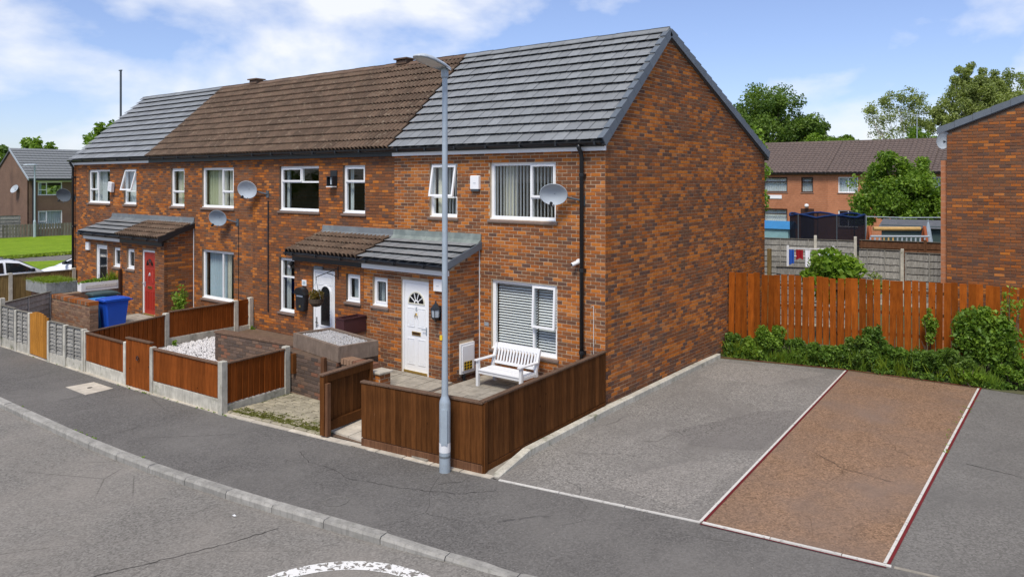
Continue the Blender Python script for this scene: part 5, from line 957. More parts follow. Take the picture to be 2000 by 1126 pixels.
for k in range(46):
    x = random.uniform(.15, 6.2); y = interp([(0, 5.45), (2.86, 6.02), (5.47, 6.12), (8, 6.25)], x); blades('grass', wg, x-.14, x+.14, y-.05, y+.12, .0, random.randint(20, 60), random.uniform(.22, .5), random.choice(('grass_blade', 'leaf_mid', 'leaf_bright')), .35)
Vs = []
for k in range(34):
    x = random.choice([random.uniform(-15, -2), random.uniform(-9, -5)]); y = interp(BACK, x)-random.uniform(0, .04) if random.random() < .8 else interp(KERB, x)+.16; Vs.append(leaves(6, (x, y, .015), (.06, .015, .015), .022)[0])
for k in range(16): y = random.uniform(1, 6); x = 5.6-.02*y+random.uniform(-.12, .06); Vs.append(leaves(6, (x, y, .012), (.05, .06, .01), .018)[0])
V = np.concatenate(Vs); V[:, :, 2] = np.maximum(V[:, :, 2], .006); VM = []
for k in range(420):
    x = random.uniform(-5.3, -2.95); f_y = interp(BACK, x)+.14; y = f_y+abs(random.gauss(0, .16)); VM.append(leaves(9, (x, y, .048), (.07, .02, .006), .022)[0])
VM = np.concatenate(VM); tag(put('path_moss', np_quads('path_moss', VM, 'moss', np.repeat(RN.random(len(VM))[:, None], 3, 1))), 'olive moss growing between the setts of the path', 'moss', kind='stuff')
V[:, :, 2] = np.maximum(V[:, :, 2], .006); q = RN.random(len(V)); tag(put('moss_tufts', np_quads('moss_tufts', V, 'leaf_bright', np.repeat(q[:, None], 3, 1))), 'tiny weeds and moss along the pavement edges', 'weeds', kind='stuff')
o = thing('litter', 'small white scrap of litter lying in the gutter', 'litter', (-1.5, -6.95, -.1)); part('scrap', 'white_paint', o, lambda m: m.poly([(-1.53, -6.97, -.09), (-1.47, -6.98, -.088), (-1.46, -6.95, -.09), (-1.52, -6.94, -.086)]))

# ------------------------------------------------------------------ trees
def tree(name, label, base, h, crown, n_, size, mat, clumps=60, trunk_r=.2, bark='bark', group=None, dens=.35, rng=RN, spread=.30):
    t = thing(name, label, 'tree', base, group); bx_, by_, bz = base; m = MB(); c0 = crown[0]; top = (c0[0], c0[1], c0[2]+c0[5]*.3)
    m.tube([(bx_, by_, bz), (bx_+.1*trunk_r, by_, bz+h*.25), ((bx_+top[0])/2, (by_+top[1])/2, bz+h*.5), top], [trunk_r, trunk_r*.8, trunk_r*.55, trunk_r*.15], 8); Vs = []; Q = []; tot = sum(c[3]*c[4]*c[5] for c in crown)
    lim = MB()
    for c in crown:
        k = max(4, int(clumps*c[3]*c[4]*c[5]/tot))
        for i in range(k):
            d = rng.normal(size=3); d /= np.linalg.norm(d); r = rng.random()**dens; cc = np.array(c[:3])+d*np.array(c[3:6])*r; rr = np.maximum(np.array(c[3:6])*rng.uniform(.6, 1.2)*spread, min(.5, .16*h**.5)); V, q = leaves(max(12, n_*c[3]*c[4]*c[5]/tot/k.__int__()).__int__(), cc, rr, size, rng=rng); Vs.append(V); Q.append(np.clip(q*.7+rng.uniform(-.1, .4), 0, 1))
            if i % 3 == 0: s0 = (lerp(bx_, c[0], .6), lerp(by_, c[1], .6), lerp(bz+h*.35, c[2]-c[5]*.4, .6)); lim.tube([s0, tuple((np.array(s0)+cc)/2+rng.normal(size=3)*.1*c[5]), tuple(cc)], [trunk_r*.32, trunk_r*.2, trunk_r*.06], 5)
    V = np.concatenate(Vs); q = np.concatenate(Q); m.build('trunk', bark, t, smooth=True); lim.build('limbs', bark, t); tag(put('crown', np_quads('crown', V, mat, np.repeat(q[:, None], 3, 1)), t), kind='stuff'); return t
TG = 'trees behind the back houses'
tree('broadleaf_tree', 'big dense dark green tree behind the near gable', (-18.8, 62.5, 0), 12, [(-19.2, 62, 9.4, 4.2, 3.6, 3.9), (-15.8, 62, 7.8, 3.2, 3, 2.6), (-21.5, 61.5, 8.5, 3, 3, 3.4)], 60000, .17, 'leaf_dark', 160, .4, group=TG)
tree('broadleaf_tree', 'rounded green tree at right of the big dense tree', (-13.4, 61, 0), 9, [(-13.8, 61, 6.8, 2.2, 2.2, 2.2), (-12.6, 61, 6.2, 1.6, 1.6, 1.7)], 16000, .17, 'leaf_mid', 60, .25, group=TG)
tree('birch_tree', 'tall loose birch tree above the right-hand houses', (-4.6, 80, 0), 15, [(-4.0, 80.5, 12.4, 3.6, 2.6, 3.2), (-1.0, 82, 13.0, 2.4, 1.8, 2.8), (-6.6, 79, 10.4, 1.8, 1.6, 1.9), (-4.6, 80, 14.6, 1.8, 1.5, 1.7), (-2.4, 81, 15.0, 1.4, 1.3, 1.5), (-5.0, 80, 9.6, 2.6, 2, 1.5)], 46000, .15, 'leaf_birch', 190, .3, 'bark_birch', TG, .6, spread=.27)
_rb = random.Random(11); tree('birch_tree', 'thin feathery birch left of the tall birch', (-9.6, 75, 0), 12, [(-12.6, 74.2, 11.6, 1.5, 1.0, .8), (-11.2, 74.6, 12.6, 1.6, 1.0, .9), (-9.6, 75, 12.9, 1.7, 1.0, 1.0), (-8.0, 75.6, 12.2, 1.6, 1.0, 1.3), (-11.6, 74.6, 10.6, 1.6, 1.0, .8), (-9.8, 75, 11.2, 1.8, 1.0, 1.0), (-8.2, 75.4, 10.4, 1.5, 1.0, 1.3), (-10.4, 75, 9.4, 2.4, 1.0, .9)], 6500, .14, 'leaf_birch', 110, .09, 'bark_birch', TG, .75, spread=.36)
for x, y, h, lb in ((-13.4, 68.5, 8.6, 'low round tree above the back roof, leftmost of three'), (-10.9, 69, 8.2, 'low round tree above the back roof, middle of three'), (-7.6, 71, 9.0, 'low round tree above the back roof, rightmost of three')): tree('broadleaf_tree', lb, (x, y, 0), h*.7, [(x, y, h-1.9, 2.2, 1.8, 1.9)], 13000, .17, 'leaf_mid', 40, .2, group=TG)
tree('garden_tree', 'bushy bright green garden tree in front of the back houses', (-2.5, 36.4, 0), 5, [(-2.4, 36.4, 3.3, 2.4, 1.9, 1.7), (-2.7, 36.2, 5.0, 1.15, 1.0, 1.2), (-1.2, 36.8, 4.7, .8, .9, 1.3), (-1.0, 37, 2.9, 1.5, 1.4, 1.1), (-4.0, 35.6, 2.4, 1.0, 1.0, .6)], 30000, .125, 'leaf_mid', 200, .15, dens=.5, spread=.30)
shrub('bush', 'bright leafy bush looking over the orange-brown fence', (1.75, 8.7, 1.75), (.80, .6, .85), 3400, .12, 'leaf_bright', 'bush', 6, clumps=40); shrub('bush', 'grey-leaved low bush beside the bright bush behind the fence', (2.75, 8.9, 1.6), (.45, .3, .42), 700, .06, 'leaf_birch', 'bush', 4, clumps=14)
tree('garden_tree', 'small yellow-green tree just showing past the gable edge', (-3.6, 16.9, 0), 5, [(-3.45, 16.9, 5.3, .45, .5, .9), (-3.45, 16.8, 3.6, .45, .5, .9)], 1600, .12, 'leaf_bright', 20, .08)
tree('broadleaf_tree', 'tree showing above the far grey roof edge', (-54.5, 15.2, 0), 8, [(-54.2, 15.6, 7.0, 2.1, 2.1, 2.0)], 6000, .2, 'leaf_mid', 40, .2); tree('broadleaf_tree', 'dark tree behind the left background house', (-95, 21, 0), 8, [(-95, 20.8, 6.4, 3.2, 2.4, 2.4)], 5000, .3, 'leaf_dark', 30, .25); tree('broadleaf_tree', 'sparse tree top above the left background roof', (-98, 26.5, 0), 9, [(-98, 26.2, 7.9, 2.4, 1.9, 1.5)], 1800, .3, 'leaf_mid', 24, .2)

Vs = []
for k in range(150):
    a = R(lerp(232, 300, random.random())); d_ = random.uniform(150, 190); x, y = d_*math.sin(a), d_*math.cos(a); hh = random.uniform(3, 4.6); Vs.append(leaves(170, (x, y, hh*.95), (random.uniform(3, 6), random.uniform(3, 5), hh), .75)[0])
V = np.concatenate(Vs); V[:, :, 2] = np.maximum(V[:, :, 2], .02); tag(put('distant_woodland', np_quads('distant_woodland', V, 'leaf_dark', np.repeat(RN.random(len(V))[:, None], 3, 1))), 'distant belt of trees along the left horizon', 'woodland', kind='stuff')
# ------------------------------------------------------------------ neighbouring houses
t = thing('neighbour_house', 'brown brick gable house cut off by the right picture edge', 'house', (9, 12, 0)); B = Bricks(t); gy = 9.2; rise = .395
g = part('gable_wall', 'mortar_dark', t, lambda m: m.prism([(4.37, gy, 0), (16, gy, 0), (16, gy, 5.5), (10.2, gy, 7.86), (4.37, gy, 5.55)], (0, .22, 0)))
B.wall(g, (4.37, gy, 0), (1, 0, 0), (0, -1, 0), 4.4, 7.4, (), 'right', top=lambda u: 5.50+rise*u, z0=1.2); part('side_wall', 'brick_far', t, lambda m: m.box(4.37, 4.59, gy+.221, 20, 0, 5.5)); part('side_wall', 'brick_far', t, lambda m: m.box(15.78, 16, gy+.221, 20, 0, 5.5))
rf = part('roof', 'roof_far_grey', t, lambda m: m.prism([(4.2, gy-.05, 5.49), (10.2, gy-.05, 7.86), (16.2, gy-.05, 5.49), (16.2, gy-.05, 5.60), (10.2, gy-.05, 8.0), (4.2, gy-.05, 5.60)][::-1], (0, 11, 0)))
for k in range(11):
    l_ = .42; a = Vector((4.16+k*l_*.93, gy-.075, 5.60+k*l_*.93*rise)); b_ = a+Vector((l_*.92, 0, l_*.92*rise)); MB().prism([a+Vector((0, 0, -.10)), b_+Vector((0, 0, -.10)), b_+Vector((0, 0, .055)), a+Vector((0, 0, .075))], (0, .024, 0)).prism([a+Vector((0, .0241, .055)), b_+Vector((0, .0241, .035)), b_+Vector((0, .0241, .055)), a+Vector((0, .0241, .075))], (0, .12, 0)).build('verge_cap', 'verge', rf)
B.finish(); dd = thing('satellite_dish', 'grey satellite dish at the eaves of the right-hand house', 'satellite dish', (4.2, 9.5, 5.2)); part('bowl', 'dish_grey', dd, lambda m: m.lathe([(.001, -.05), (.10, -.04), (.17, 0), (.165, -.012), (.001, -.06)], 18, T3((4.30, 9.16, 5.35)) @ Matrix.Rotation(R(35), 4, 'Z') @ Matrix.Rotation(R(100), 4, 'X') @ Matrix.Diagonal((1, 1.3, 1, 1)))); part('mount', 'dish_dark', dd, lambda m: m.tube([(4.30, 9.2, 5.33), (4.36, 9.3, 5.3)], .02, 6))
part('porch_pier', 'brick_far', t, lambda m: m.box(4.22, 4.365, 9.3, 9.8, 0, 4.85)); 
def back_house(x0, x1, label, wins, doorx=None, y=45, tint='brick_far'):
    t = thing('terraced_house', label, 'house', ((x0+x1)/2, y, 0), 'row of houses at the back'); part('front_wall', tint, t, lambda m: wall_panel(m, (x0, y, 0), (1, 0, 0), (0, -1, 0), x1-x0, 4.95, [(a-x0, b-x0, c, d) for a, b, c, d, *_ in wins if c > -1])); part('rear_wall', tint, t, lambda m: m.box(x0, x1, y+8, y+8.2, 0, 4.9)); 
    rf = part('roof', 'roof_far', t, lambda m: m.prism([(x0+.005, y-.3, 4.85), (x0+.005, y+4.0, 7.2), (x0+.005, y+8.5, 4.85), (x0+.005, y+8.4, 4.75), (x0+.005, y+4, 7.05), (x0+.005, y-.2, 4.72)][::-1], (x1-x0-.01, 0, 0)))
    d = Vector((0, 4.3, 2.35)); Ls = d.length; d.normalize(); nz = Vector((1, 0, 0)).cross(d); q = MB(); nc = int((x1-x0)/.30); rw = 15
    for r in range(rw):     # tile courses too small to pick apart: one joined part
        a = Vector((0, y-.3, 4.86))+d*(r*Ls/rw); b = a+d*(Ls/rw+.02)
        for c in range(nc):
            xa = x0+.01+c*(x1-x0-.02)/nc; wv = (x1-x0-.02)/nc
            for k in range(3):
                h = (.02, .075, .075, .02); u0, u1 = xa+wv*k/3, xa+wv*(k+1)/3
                q.poly([a+nz*(h[k]+.03)+Vector((u0, 0, 0)), a+nz*(h[k+1]+.03)+Vector((u1, 0, 0)), b+nz*h[k+1]+Vector((u1, 0, 0)), b+nz*h[k]+Vector((u0, 0, 0))]); q.poly([a-nz*.02+Vector((u0, 0, 0)), a-nz*.02+Vector((u1, 0, 0)), a+nz*(h[k+1]+.03)+Vector((u1, 0, 0)), a+nz*(h[k]+.03)+Vector((u0, 0, 0))])
    q.build('tile_courses', 'roof_far', rf, kind='stuff'); part('ridge', 'roof_far', rf, lambda m: m.tube([(x0+.01, y+4, 7.22), (x1-.01, y+4, 7.22)], .12, 8)); gutter(t, x0+.01, x1-.01, y-.36, 4.86)
    for a, b, c, d_, lay, fm, dr in wins: window(t, a, b, c, d_, y, lay, dr, fm, plain=True, sill_mat='sill_tile')
    if doorx:
        fr = part('door', 'frame_brown', t, lambda m: m.box(doorx, doorx+.95, y-.03, y-.002, 0, 2.25)); part('panel', 'frame_brown', fr, lambda m: m.box(doorx+.12, doorx+.83, y-.05, y-.031, .2, 1.9))
    return t
wu, wl = (3.44, 4.56), (1.0, 2.2); LAY = [(0, .5, 0, 1, 'fixed'), (.5, 1, 0, 1, 'fixed')]; LT = [(0, 1, 0, .68, 'fixed'), (0, 1, .68, 1, 'sash')]
back_house(-15.6, -8.70, 'orange-brown back house with dark brown window frames', [(-13.35, -11.54, *wu, LT, 'frame_brown', [('c', 0, 1, 'curtain_net')]), (-10.53, -9.68, *wu, LT, 'frame_brown', [('c', 0, 1, 'curtain_net')]), (-13.35, -11.54, *wl, LT, 'frame_brown', [('c', 0, 1, 'curtain_net')])], -10.56)
back_house(-8.69, -2.0, 'orange-brown back house with white window frames behind the garden tree', [(-7.94, -6.60, *wu, LAY, 'upvc', [('c', 0, 1, 'curtain_net')]), (-7.94, -6.60, *wl, LAY, 'upvc', ()), (-4.9, -4.0, *wu, LT, 'upvc', ())])
back_house(-1.99, 5.0, 'back house whose white windows show right of garden tree', [(-1.9, -.9, *wu, LAY, 'upvc', [('c', 0, 1, 'curtain_net')]), (-1.9, -.9, *wl, LAY, 'upvc', ())])
t = thing('wall_sign', 'white blank board on the wall of left back house', 'board', (-12.4, 45, 2.95)); part('panel', 'upvc', t, lambda m: m.box(-13.3, -11.95, 44.95, 44.99, 2.95, 3.22)); t = thing('wall_light', 'round white lamp above the brown back door', 'light', (-10.1, 45, 2.35)); part('globe', 'upvc', t, lambda m: m.lathe([(.001, 2.62), (.13, 2.58), (.16, 2.46), (.10, 2.36), (.001, 2.35)], 10, T3((-10.08, 44.8, 0)))); part('arm', 'black_plastic', t, lambda m: m.box(-10.1, -10.06, 44.8, 44.99, 2.60, 2.64))
# left background house, its front facing +x
t = thing('background_house', 'brown rendered house with grey roof beyond the lawn', 'house', (-63, 15, 0)); X = -59.0; part('front_wall', 'render_far', t, lambda m: wall_panel(m, (X, 11.3, 0), (0, 1, 0), (1, 0, 0), 14, 4.5, [(.66, 2.45, 3.13, 4.2), (.66, 2.45, .5, 1.92)]))
part('gable_wall', 'render_far', t, lambda m: m.prism([(X-.001, 11.3, -.2), (X-.001, 11.3, 4.45), (X-3.6, 11.3, 6.7), (X-8.2, 11.3, 4.0), (X-8.2, 11.3, -.2)], (0, .22, 0))); rf = part('roof', 'roof_far_grey', t, lambda m: m.prism([(X+.35, 11.2, 4.38), (X-3.6, 11.2, 6.86), (X-8.5, 11.2, 3.95), (X-8.4, 11.2, 3.85), (X-3.6, 11.2, 6.72), (X+.3, 11.2, 4.28)], (0, 14, 0)))
d = Vector((-3.95, 0, 2.48)); Ls = d.length; d.normalize(); nz = Vector((.53, 0, .845)); q = MB()
for r in range(12):
    a = Vector((X+.35, 0, 4.40))+d*(r*Ls/12); b = a+d*(Ls/12+.02)
    for c in range(46): u0, u1 = 11.2+c*.305, 11.2+c*.305+.298; q.poly([a+nz*.09+Vector((0, u0, 0)), a+nz*.09+Vector((0, u1, 0)), b+nz*.04+Vector((0, u1, 0)), b+nz*.04+Vector((0, u0, 0))]); q.poly([a-nz*.02+Vector((0, u0, 0)), a-nz*.02+Vector((0, u1, 0)), a+nz*.09+Vector((0, u1, 0)), a+nz*.09+Vector((0, u0, 0))])
q.build('tile_courses', 'tile_grey', rf, kind='stuff'); part('verge', 'dish_grey', rf, lambda m: m.prism([(X+.36, 11.19, 4.30), (X-3.6, 11.19, 6.78), (X-3.6, 11.19, 6.95), (X+.36, 11.19, 4.48)], (0, -.05, 0))); part('downpipe', 'black_plastic', t, lambda m: m.tube([(X+.08, 11.62, 0), (X+.08, 11.62, 4.3)], .09, 8)); part('fascia', 'upvc', t, lambda m: m.box(X+.005, X+.12, 11.8, 25, 4.2, 4.33)); part('gutter', 'black_plastic', t, lambda m: m.box(X+.13, X+.42, 11.3, 25, 4.28, 4.42))
RZ90 = T3((X, 11.3, 0)) @ Matrix.Rotation(R(90), 4, 'Z')
def side_window(z0, z1, dress):
    f0 = set(bpy.data.objects); tmp = thing('holder', 'x', 'x', (0, 0, 0)); w_ = window(tmp, .66, 2.45, z0, z1, 0, [(.36, 1, 0, 1, 'fixed'), (0, .36, 0, .38, 'fixed'), (0, .36, .38, 1, 'sash')], dress, plain=True, sill=False); w_.parent = t; M0 = W[w_.name]; w_.matrix_basis = W[t.name].inverted() @ RZ90 @ M0; W[w_.name] = RZ90 @ M0; bpy.data.objects.remove(tmp)
side_window(3.13, 4.2, [('c', 0, .2, 'curtain_blue')]); side_window(.5, 1.92, [('c', 0, 1, 'curtain_net')])
dd = thing('satellite_dish', 'small grey satellite dish on the gable of the background house', 'satellite dish', (-60.5, 11.2, 3.7)); part('bowl', 'dish_grey', dd, lambda m: m.lathe([(.001, -.1), (.22, -.07), (.36, 0), (.001, -.12)], 16, T3((-61.0, 11.0, 3.65)) @ Matrix.Rotation(R(20), 4, 'Z') @ Matrix.Rotation(R(60), 4, 'X'))); part('mount', 'dish_dark', dd, lambda m: m.tube([(-61, 11.05, 3.6), (-61, 11.28, 3.5)], .04, 6)); wallbox('alarm_box', 'small white alarm box on the background house front', 'alarm box', -59.2, -58.9, 3.85, 4.15, 14.55, 'upvc', None, .1)
board_fence('timber_fence', 'low weathered fence in front of the background house', (-57.6, 9.0), (-56.7, 14.6), 1.0, 'wood_weather', .2, 0, 0, posts=(), capm=None, gap=.05, overlap=False)
lap_fence('lap_fence', 'grey fence left of the background house', (-59.5, 6.0), (-58.6, 10.6), 1.6, gravel=0, rows_=6, posts=())
t = thing('street_lamp', 'thin distant street lamp before the left background house', 'street lamp', (-57.0, 11.0, 0)); part('column', 'steel', t, lambda m: m.lathe([(.1, 0), (.1, 1.2), (.06, 1.3), (.055, 5.4)], 10, T3((-57, 11, 0)))); part('lantern', 'dish_grey', t, lambda m: loft(m, [(.15, .10, .08, .05), (-.1, .22, .12, .05), (-.6, .2, .1, .04), (-.8, .08, .04, .02)], 10, T3((-57, 11, 5.45))))
t = thing('aerial_pole', 'thin dark mast rising behind the far grey roof', 'pole', (-32.9, 6.2, 0)); part('mast', 'dish_dark', t, lambda m: m.tube([(-32.9, 6.2, 0), (-32.9, 6.2, 10.0)], .055, 8)); part('cap', 'dish_dark', t, lambda m: m.box(-33.05, -32.8, 6.16, 6.24, 10.0, 10.05))
t = thing('aerial_pole', 'pale post beside the gable of the background house', 'pole', (-62, 10.2, 0)); part('mast', 'dish_grey', t, lambda m: m.tube([(-62, 10.2, 0), (-62, 10.2, 7.0)], .07, 8))
t = thing('tv_aerial', 'television aerial above the back houses roof', 'aerial', (-3.6, 49, 7.2)); part('mast', 'steel', t, lambda m: m.tube([(-3.6, 49, 7.1), (-3.6, 49, 9.1)], .03, 6)); part('boom', 'steel', t, lambda m: m.tube([(-4.3, 48.8, 9.2), (-3.6, 49, 9.0), (-2.8, 49, 9.2)], .03, 6))
# lawn, far lane
part('lawn', 'grass', None, lambda m: m.poly([(-57.5, 8.5, .02), (-56.5, 40, .02), (-24.5, 40, .02), (-24.5, 20, .02), (-40.2, 6.8, .02), (-41.3, 3.0, .02), (-46, -5, .02), (-60, -5, .02)]), kind='structure'); part('lane', 'asphalt_right', None, lambda m: m.poly([(-46, -5, .012), (-41.3, 3.0, .012), (-40.2, 6.8, .012), (-30, 16, .012), (-28, 14, .012), (-36.8, 5.6, .012), (-38.5, 2.2, .012), (-42, -5, .012)]), kind='structure')
part('lawn', 'grass', None, lambda m: m.poly([(-42, -5, .022), (-38.5, 2.2, .022), (-36.8, 5.6, .022), (-28, 14, .022), (-24.2, 14, .022), (-24.2, 4.5, .022), (-31.5, 1.0, .022), (-32, -5, .022)]), kind='structure'); part('car_park', 'asphalt_right', None, lambda m: m.poly([(-32, -5, .008), (-31.5, 1.0, .008), (-24.2, 4.5, .008), (-23.2, 4.5, .008), (-23.2, -5, .008)]), kind='structure')
Vs = []
for k in range(1500): x = random.uniform(-41.2, -40.2); y = random.uniform(1.5, 8.0); Vs.append(leaves(4, (x, y, .06), (.3, .3, .05), .10)[0])
V = np.concatenate(Vs); q = RN.random(len(V)); tag(put('grass_tufts', np_quads('grass_tufts', V, 'grass_blade', np.repeat(q[:, None], 3, 1))), 'longer grass tufts along the edge of the lawn', 'grass', kind='stuff')
# ------------------------------------------------------------------ cars
def car(label, x, y, rot, paint, h=1.46, group='cars parked beyond the terrace'):
    t = thing('parked_car', label, 'car', (x, y, 0), group); M = T3((x, y, 0)) @ Matrix.Rotation(R(rot), 4, 'Z'); s = h/1.46       # local +y is the front
    def sec(m, rows_):
        k = len(m.v); n_ = len(rows_[0])
        for r in rows_: m.v += r
        for i in range(len(rows_)-1):
            for j in range(n_-1): m.f.append([k+i*n_+j, k+i*n_+j+1, k+(i+1)*n_+j+1, k+(i+1)*n_+j]); m.c.append(None)
        m.f += [[k+j for j in range(n_)][::-1], [k+(len(rows_)-1)*n_+j for j in range(n_)]]; m.c += [None]*2
    def body(m):
        st = [(-2.08, .62, .45, .86), (-2.02, .78, .28, .95), (-1.6, .87, .22, 1.00), (-.9, .885, .20, .98), (.3, .885, .20, .95), (1.0, .88, .20, .92), (1.5, .86, .22, .84), (1.95, .76, .26, .70), (2.10, .60, .38, .58)]
        sec(m, [[(-w_+.06, yy, zb), (-w_, yy, zb+.12), (-w_, yy, (zb+zt)/2), (-w_+.05, yy, zt-.04), (-w_+.14, yy, zt), (w_-.14, yy, zt), (w_-.05, yy, zt-.04), (w_, yy, (zb+zt)/2), (w_, yy, zb+.12), (w_-.06, yy, zb)] for yy, w_, zb, zt in st])
    bo = part('body', paint, t, body, M=M, smooth=True)
    def cabin(m):
        st = [(-1.85, .74, .96), (-1.55, .66, 1.33*s), (-1.1, .63, 1.43*s), (-.3, .62, h), (.15, .62, 1.43*s), (.45, .64, 1.35*s), (1.25, .74, .90)]
        sec(m, [[(-.80, yy, .88), (-w_-.03, yy, max(.9, z-.05)), (-w_+.08, yy, z), (0, yy, z+.015), (w_-.08, yy, z), (w_+.03, yy, max(.9, z-.05)), (.80, yy, .88)] for yy, w_, z in st])
    part('cabin', paint, t, cabin, M=M, smooth=True)
    for sx in (-1, 1):
        def X_(z): return sx*lerp(.815, .685, (z-.9)/(.47))
        for nm, P in (('side_window', [(-.05, .98), (.95, .98), (.40, 1.29*s), (-.05, 1.35*s)]), ('side_window', [(-.95, 1.0), (-.13, .98), (-.13, 1.35*s), (-.95, 1.33*s)]), ('side_window', [(-1.55, 1.04), (-1.03, 1.0), (-1.03, 1.32*s), (-1.38, 1.25*s)])):
            MB().poly([(X_(z), yy, z) for yy, z in P][::sx]).build(nm, 'glass_dark', t, M=M)
        part('wing_mirror', 'car_dark', t, lambda m: m.cbox(sx*.93-.09, sx*.93+.09, .72, .82, .98, 1.10, .02), M=M)
        part('headlight', 'dish_grey', t, lambda m: m.box(sx*.62-.14, sx*.62+.14, 1.93, 2.06, .56, .68), M=M); part('roof_rail', 'car_dark', t, lambda m: m.tube([(sx*.58, -1.4, 1.40*s), (sx*.58, -1.2, 1.46*s), (sx*.58, .1, 1.48*s), (sx*.58, .3, 1.42*s)], .018, 6), M=M)
        for yy in (-1.3, 1.3):
            wh = part('wheel', 'rubber', t, lambda m: m.tube([(sx*.72, yy, .31), (sx*.89, yy, .31)], .31, 18), M=M); part('rim', 'dish_grey', wh, lambda m: m.tube([(sx*.885, yy, .31), (sx*.897, yy, .31)], .20, 14), M=M)
    part('windscreen', 'glass_dark', t, lambda m: m.poly([(-.62, 1.215, .945), (.62, 1.215, .945), (.54, .50, 1.355*s), (-.54, .50, 1.355*s)]), M=M); part('rear_window', 'glass_dark', t, lambda m: m.poly([(.6, -1.868, 1.02), (-.6, -1.868, 1.02), (-.52, -1.63, 1.30*s), (.52, -1.63, 1.30*s)]), M=M)
car('white car with dark windows parked behind the tan fence', -24.75, -2.0, 0, 'car_white', 1.46); car('dark car with roof rails behind the white car', -27.6, -2.6, 0, 'car_dark', 1.55); car('second white car whose bonnet shows beside the house end wall', -25.5, 1.75, 128, 'car_white', 1.40)
# ------------------------------------------------------------------ back gardens seen between the gables
lap_fence('lap_fence', 'grey lap panels with concrete post behind the bright bush, left panel', (.55, 16.3), (1.86, 16.5), 1.9, gravel=.2, rows_=7, battens=(.2, .62, .98), posts=(1.03,), ph=1.98); lap_fence('lap_fence', 'grey lap panel with knots beside the right-hand house wall', (1.98, 16.5), (3.75, 16.7), 1.84, gravel=.2, rows_=7, battens=(.02, .42, .85), posts=())
lap_fence('lap_fence', 'brown wavy lap fence above the grey panels', (.0, 18.6), (3.9, 19.2), 2.05, 'wood_brown', gravel=0, rows_=8, battens=(.02, .5), posts=(.56,), ph=2.15, pmat='wood_brown'); lap_fence('lap_fence', 'long pale grey lap fence below the trampoline', (-4.2, 17.6), (-.1, 18.4), 2.02, gravel=0, rows_=9, battens=(.1, .35, .6, .85), posts=(.66, 1.0), ph=2.2, wav=.02)
lap_fence('lap_fence', 'grey fence dipping down towards the washing', (-.4, 10.6), (1.5, 11.2), 1.72, gravel=.1, rows_=8, battens=(.5,), posts=()); MB().box(-.50, -.40, 10.1, 10.2, 0, 2.3).build('fence_post', 'wood_tan', None, label='tan timber post beside the gable behind the fence', cat='post')
tr = thing('trampoline', 'round trampoline with dark safety net and blue rim', 'trampoline', (-3.5, 26.7, 0)); tcx, tcy, trr = -3.52, 26.74, 1.72; N_ = 28
part('net', 'net', tr, lambda m: [m.poly([(tcx+trr*math.cos(a), tcy+trr*math.sin(a), 1.1), (tcx+trr*math.cos(b), tcy+trr*math.sin(b), 1.1), (tcx+trr*math.cos(b), tcy+trr*math.sin(b), 2.55+.14*abs(math.cos(3*b))), (tcx+trr*math.cos(a), tcy+trr*math.sin(a), 2.55+.14*abs(math.cos(3*a)))]) for a, b in [(2*math.pi*i/N_, 2*math.pi*(i+1)/N_) for i in range(N_)]])
part('top_band', 'blue_fabric', tr, lambda m: m.tube([(tcx+trr*math.cos(a), tcy+trr*math.sin(a), 2.55+.14*abs(math.cos(3*a))) for a in [2*math.pi*i/N_ for i in range(N_+1)]], .05, 6)); part('bed', 'rubber', tr, lambda m: m.lathe([(.001, 1.0), (1.6, 1.0), (1.75, 1.03), (1.75, .95)], 28, T3((tcx, tcy, 0))))
for k in range(6): a = k*math.pi/3; part('pole', 'dish_dark', tr, lambda m: m.tube([(tcx+1.78*math.cos(a), tcy+1.78*math.sin(a), 0), (tcx+1.78*math.cos(a), tcy+1.78*math.sin(a), 2.7)], .03, 6))
sw = thing('swing_frame', 'timber swing frame with pale round beam', 'swing', (.1, 24.5, 0)); a, b = Vector((-.88, 23.8, 0)), Vector((1.06, 25.2, 0)); part('beam', 'pine_pole', sw, lambda m: m.tube([a+Vector((.15, .1, 2.2)), b+Vector((-.15, -.1, 2.2))], .09, 10)); dn = Vector((.58, -.81, 0))
for e in (a, b):
    for s in (-1, 1): part('leg', 'red_pole', sw, lambda m: m.tube([e+dn*s*.75, e+Vector((0, 0, 2.3))], .07, 8))
gr = thing('metal_railing', 'grey metal railing standing behind the brown lap fence', 'railing', (.2, 23.0, 0)); a, b = Vector((-.55, 22.6, 0)), Vector((1.45, 24.0, 0)); part('top_rail', 'dish_grey', gr, lambda m: m.tube([a+Vector((0, 0, 1.95)), b+Vector((0, 0, 1.95))], .045, 6))
for k in range(14): p_ = a.lerp(b, k/13); part('baluster', 'pine_pole' if 2 < k < 6 else 'dish_grey', gr, lambda m: m.tube([p_, p_+Vector((0, 0, 1.9))], .035, 6))
sh = thing('garden_shed', 'dark green low shed roof behind the railing', 'shed', (.6, 27, 0)); part('wall', 'bin_green', sh, lambda m: m.box(-1.2, 2.6, 27.5, 29, 0, 2.2)); part('roof', 'roof_far_grey', sh, lambda m: m.prism([(-1.3, 27.3, 2.1), (-1.3, 28.3, 2.45), (-1.3, 29.2, 2.1)], (4.1, 0, 0)))
um = thing('parasol', 'folded pale grey parasol beside the right-hand house', 'parasol', (.95, 27.2, 0)); part('canopy', 'umbrella', um, lambda m: m.lathe([(.001, 2.5), (.05, 2.35), (.12, 2.0), (.2, 1.5), (.17, 1.45)], 10, T3((.93, 26.8, 0)))); part('pole', 'steel', um, lambda m: m.tube([(.93, 26.8, 0), (.93, 26.8, 2.55)], .025, 6))
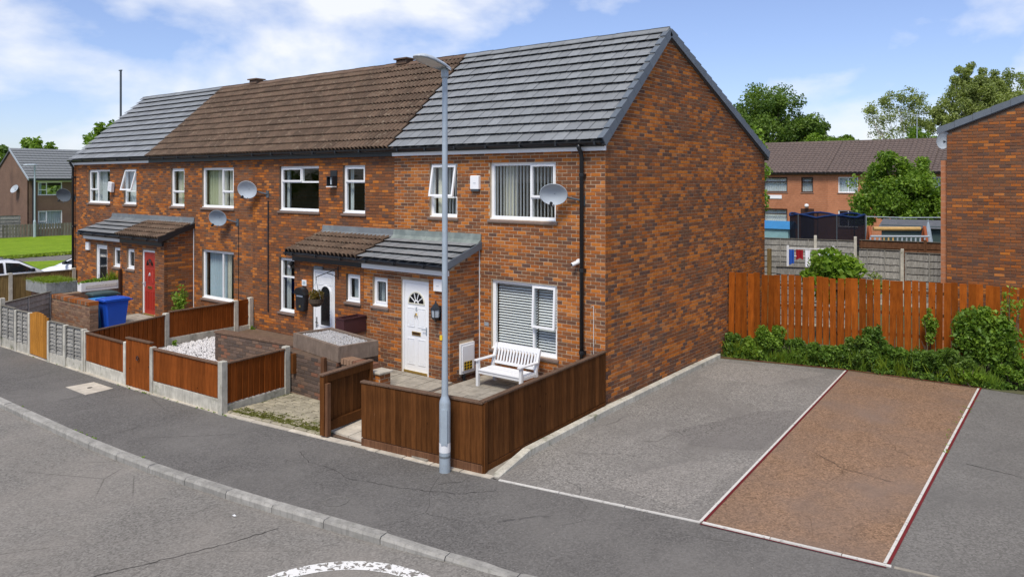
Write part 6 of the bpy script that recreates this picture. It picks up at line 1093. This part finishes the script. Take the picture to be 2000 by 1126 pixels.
ll = thing('wire_line', 'thin washing line stretched across the back gardens', 'washing line', (0, 30, 2.4)); part('line', 'dish_grey', ll, lambda m: m.tube([(-2.0, 27.9, 2.55), (-.5, 29.4, 2.48), (1.4, 30.8, 2.5)], .02, 5)); part('post', 'steel', ll, lambda m: m.tube([(-2.0, 27.9, 0), (-2.0, 27.9, 2.6)], .04, 6))
pl = thing('play_house', 'pale aqua plastic play house with blue top beside the gable', 'toy', (-6.8, 28.5, 0)); part('walls', 'aqua', pl, lambda m: m.box(-7.6, -5.9, 28.2, 29.4, 0, 1.75)); part('roof', 'sky_blue', pl, lambda m: m.prism([(-7.7, 28.1, 1.76), (-7.7, 28.8, 2.15), (-7.7, 29.5, 1.76)], (1.95, 0, 0)))
cl = thing('clothes_airer', 'white clothes airer frame hung with washing', 'airer', (.1, 12.4, 0)); AX = [(-.62, 12.3), (.62, 12.9)]
for x, y in AX: part('leg', 'white_paint', cl, lambda m: m.tube([(x, y, .3), (x, y, 2.25)], .04, 6))
for z in (2.15, 1.9): part('rail', 'white_paint', cl, lambda m: m.tube([(AX[0][0], AX[0][1], z), (AX[1][0], AX[1][1], z)], .015, 5))
for k, (c_, w0, dz, lb) in enumerate((('blue2', .2, .42, 'blue shirt drying on the white airer'), ('red_fabric', .24, .34, 'dark red shirt drying on the white airer'), ('white_fabric', .18, .46, 'white top drying in the middle of the airer'), ('red_fabric', .14, .40, 'narrow red garment drying on the airer'), ('white_fabric', .16, .42, 'white garment drying near the end of the airer'), ('curtain_blue', .15, .30, 'pale blue cloth at the right end of the airer'))):
    u = (.09, .27, .45, .60, .74, .90)[k]; w0 *= .76; dz *= 1.1* (1.0, .8, 1.15, 1.0, .7, .9)[k]; x, y = lerp(AX[0][0], AX[1][0], u), lerp(AX[0][1], AX[1][1], u)-.05; m = MB(); q = 6
    for i in range(q):
        f = lambda s, z: (x+(s/q-.5)*w0*1.25, y-.02+.025*math.sin(s*2.1+k)+.01*z, 2.12-z); m.poly([f(i, dz+.03*math.sin(i+k)), f(i+1, dz+.03*math.sin(i+1+k)), f(i+1, dz*.5), f(i, dz*.5)]); m.poly([f(i, dz*.5), f(i+1, dz*.5), f(i+1, 0), f(i, 0)])
    m.build('garment', c_, None, label=lb, cat='clothing', group='washing on the airer', smooth=True)
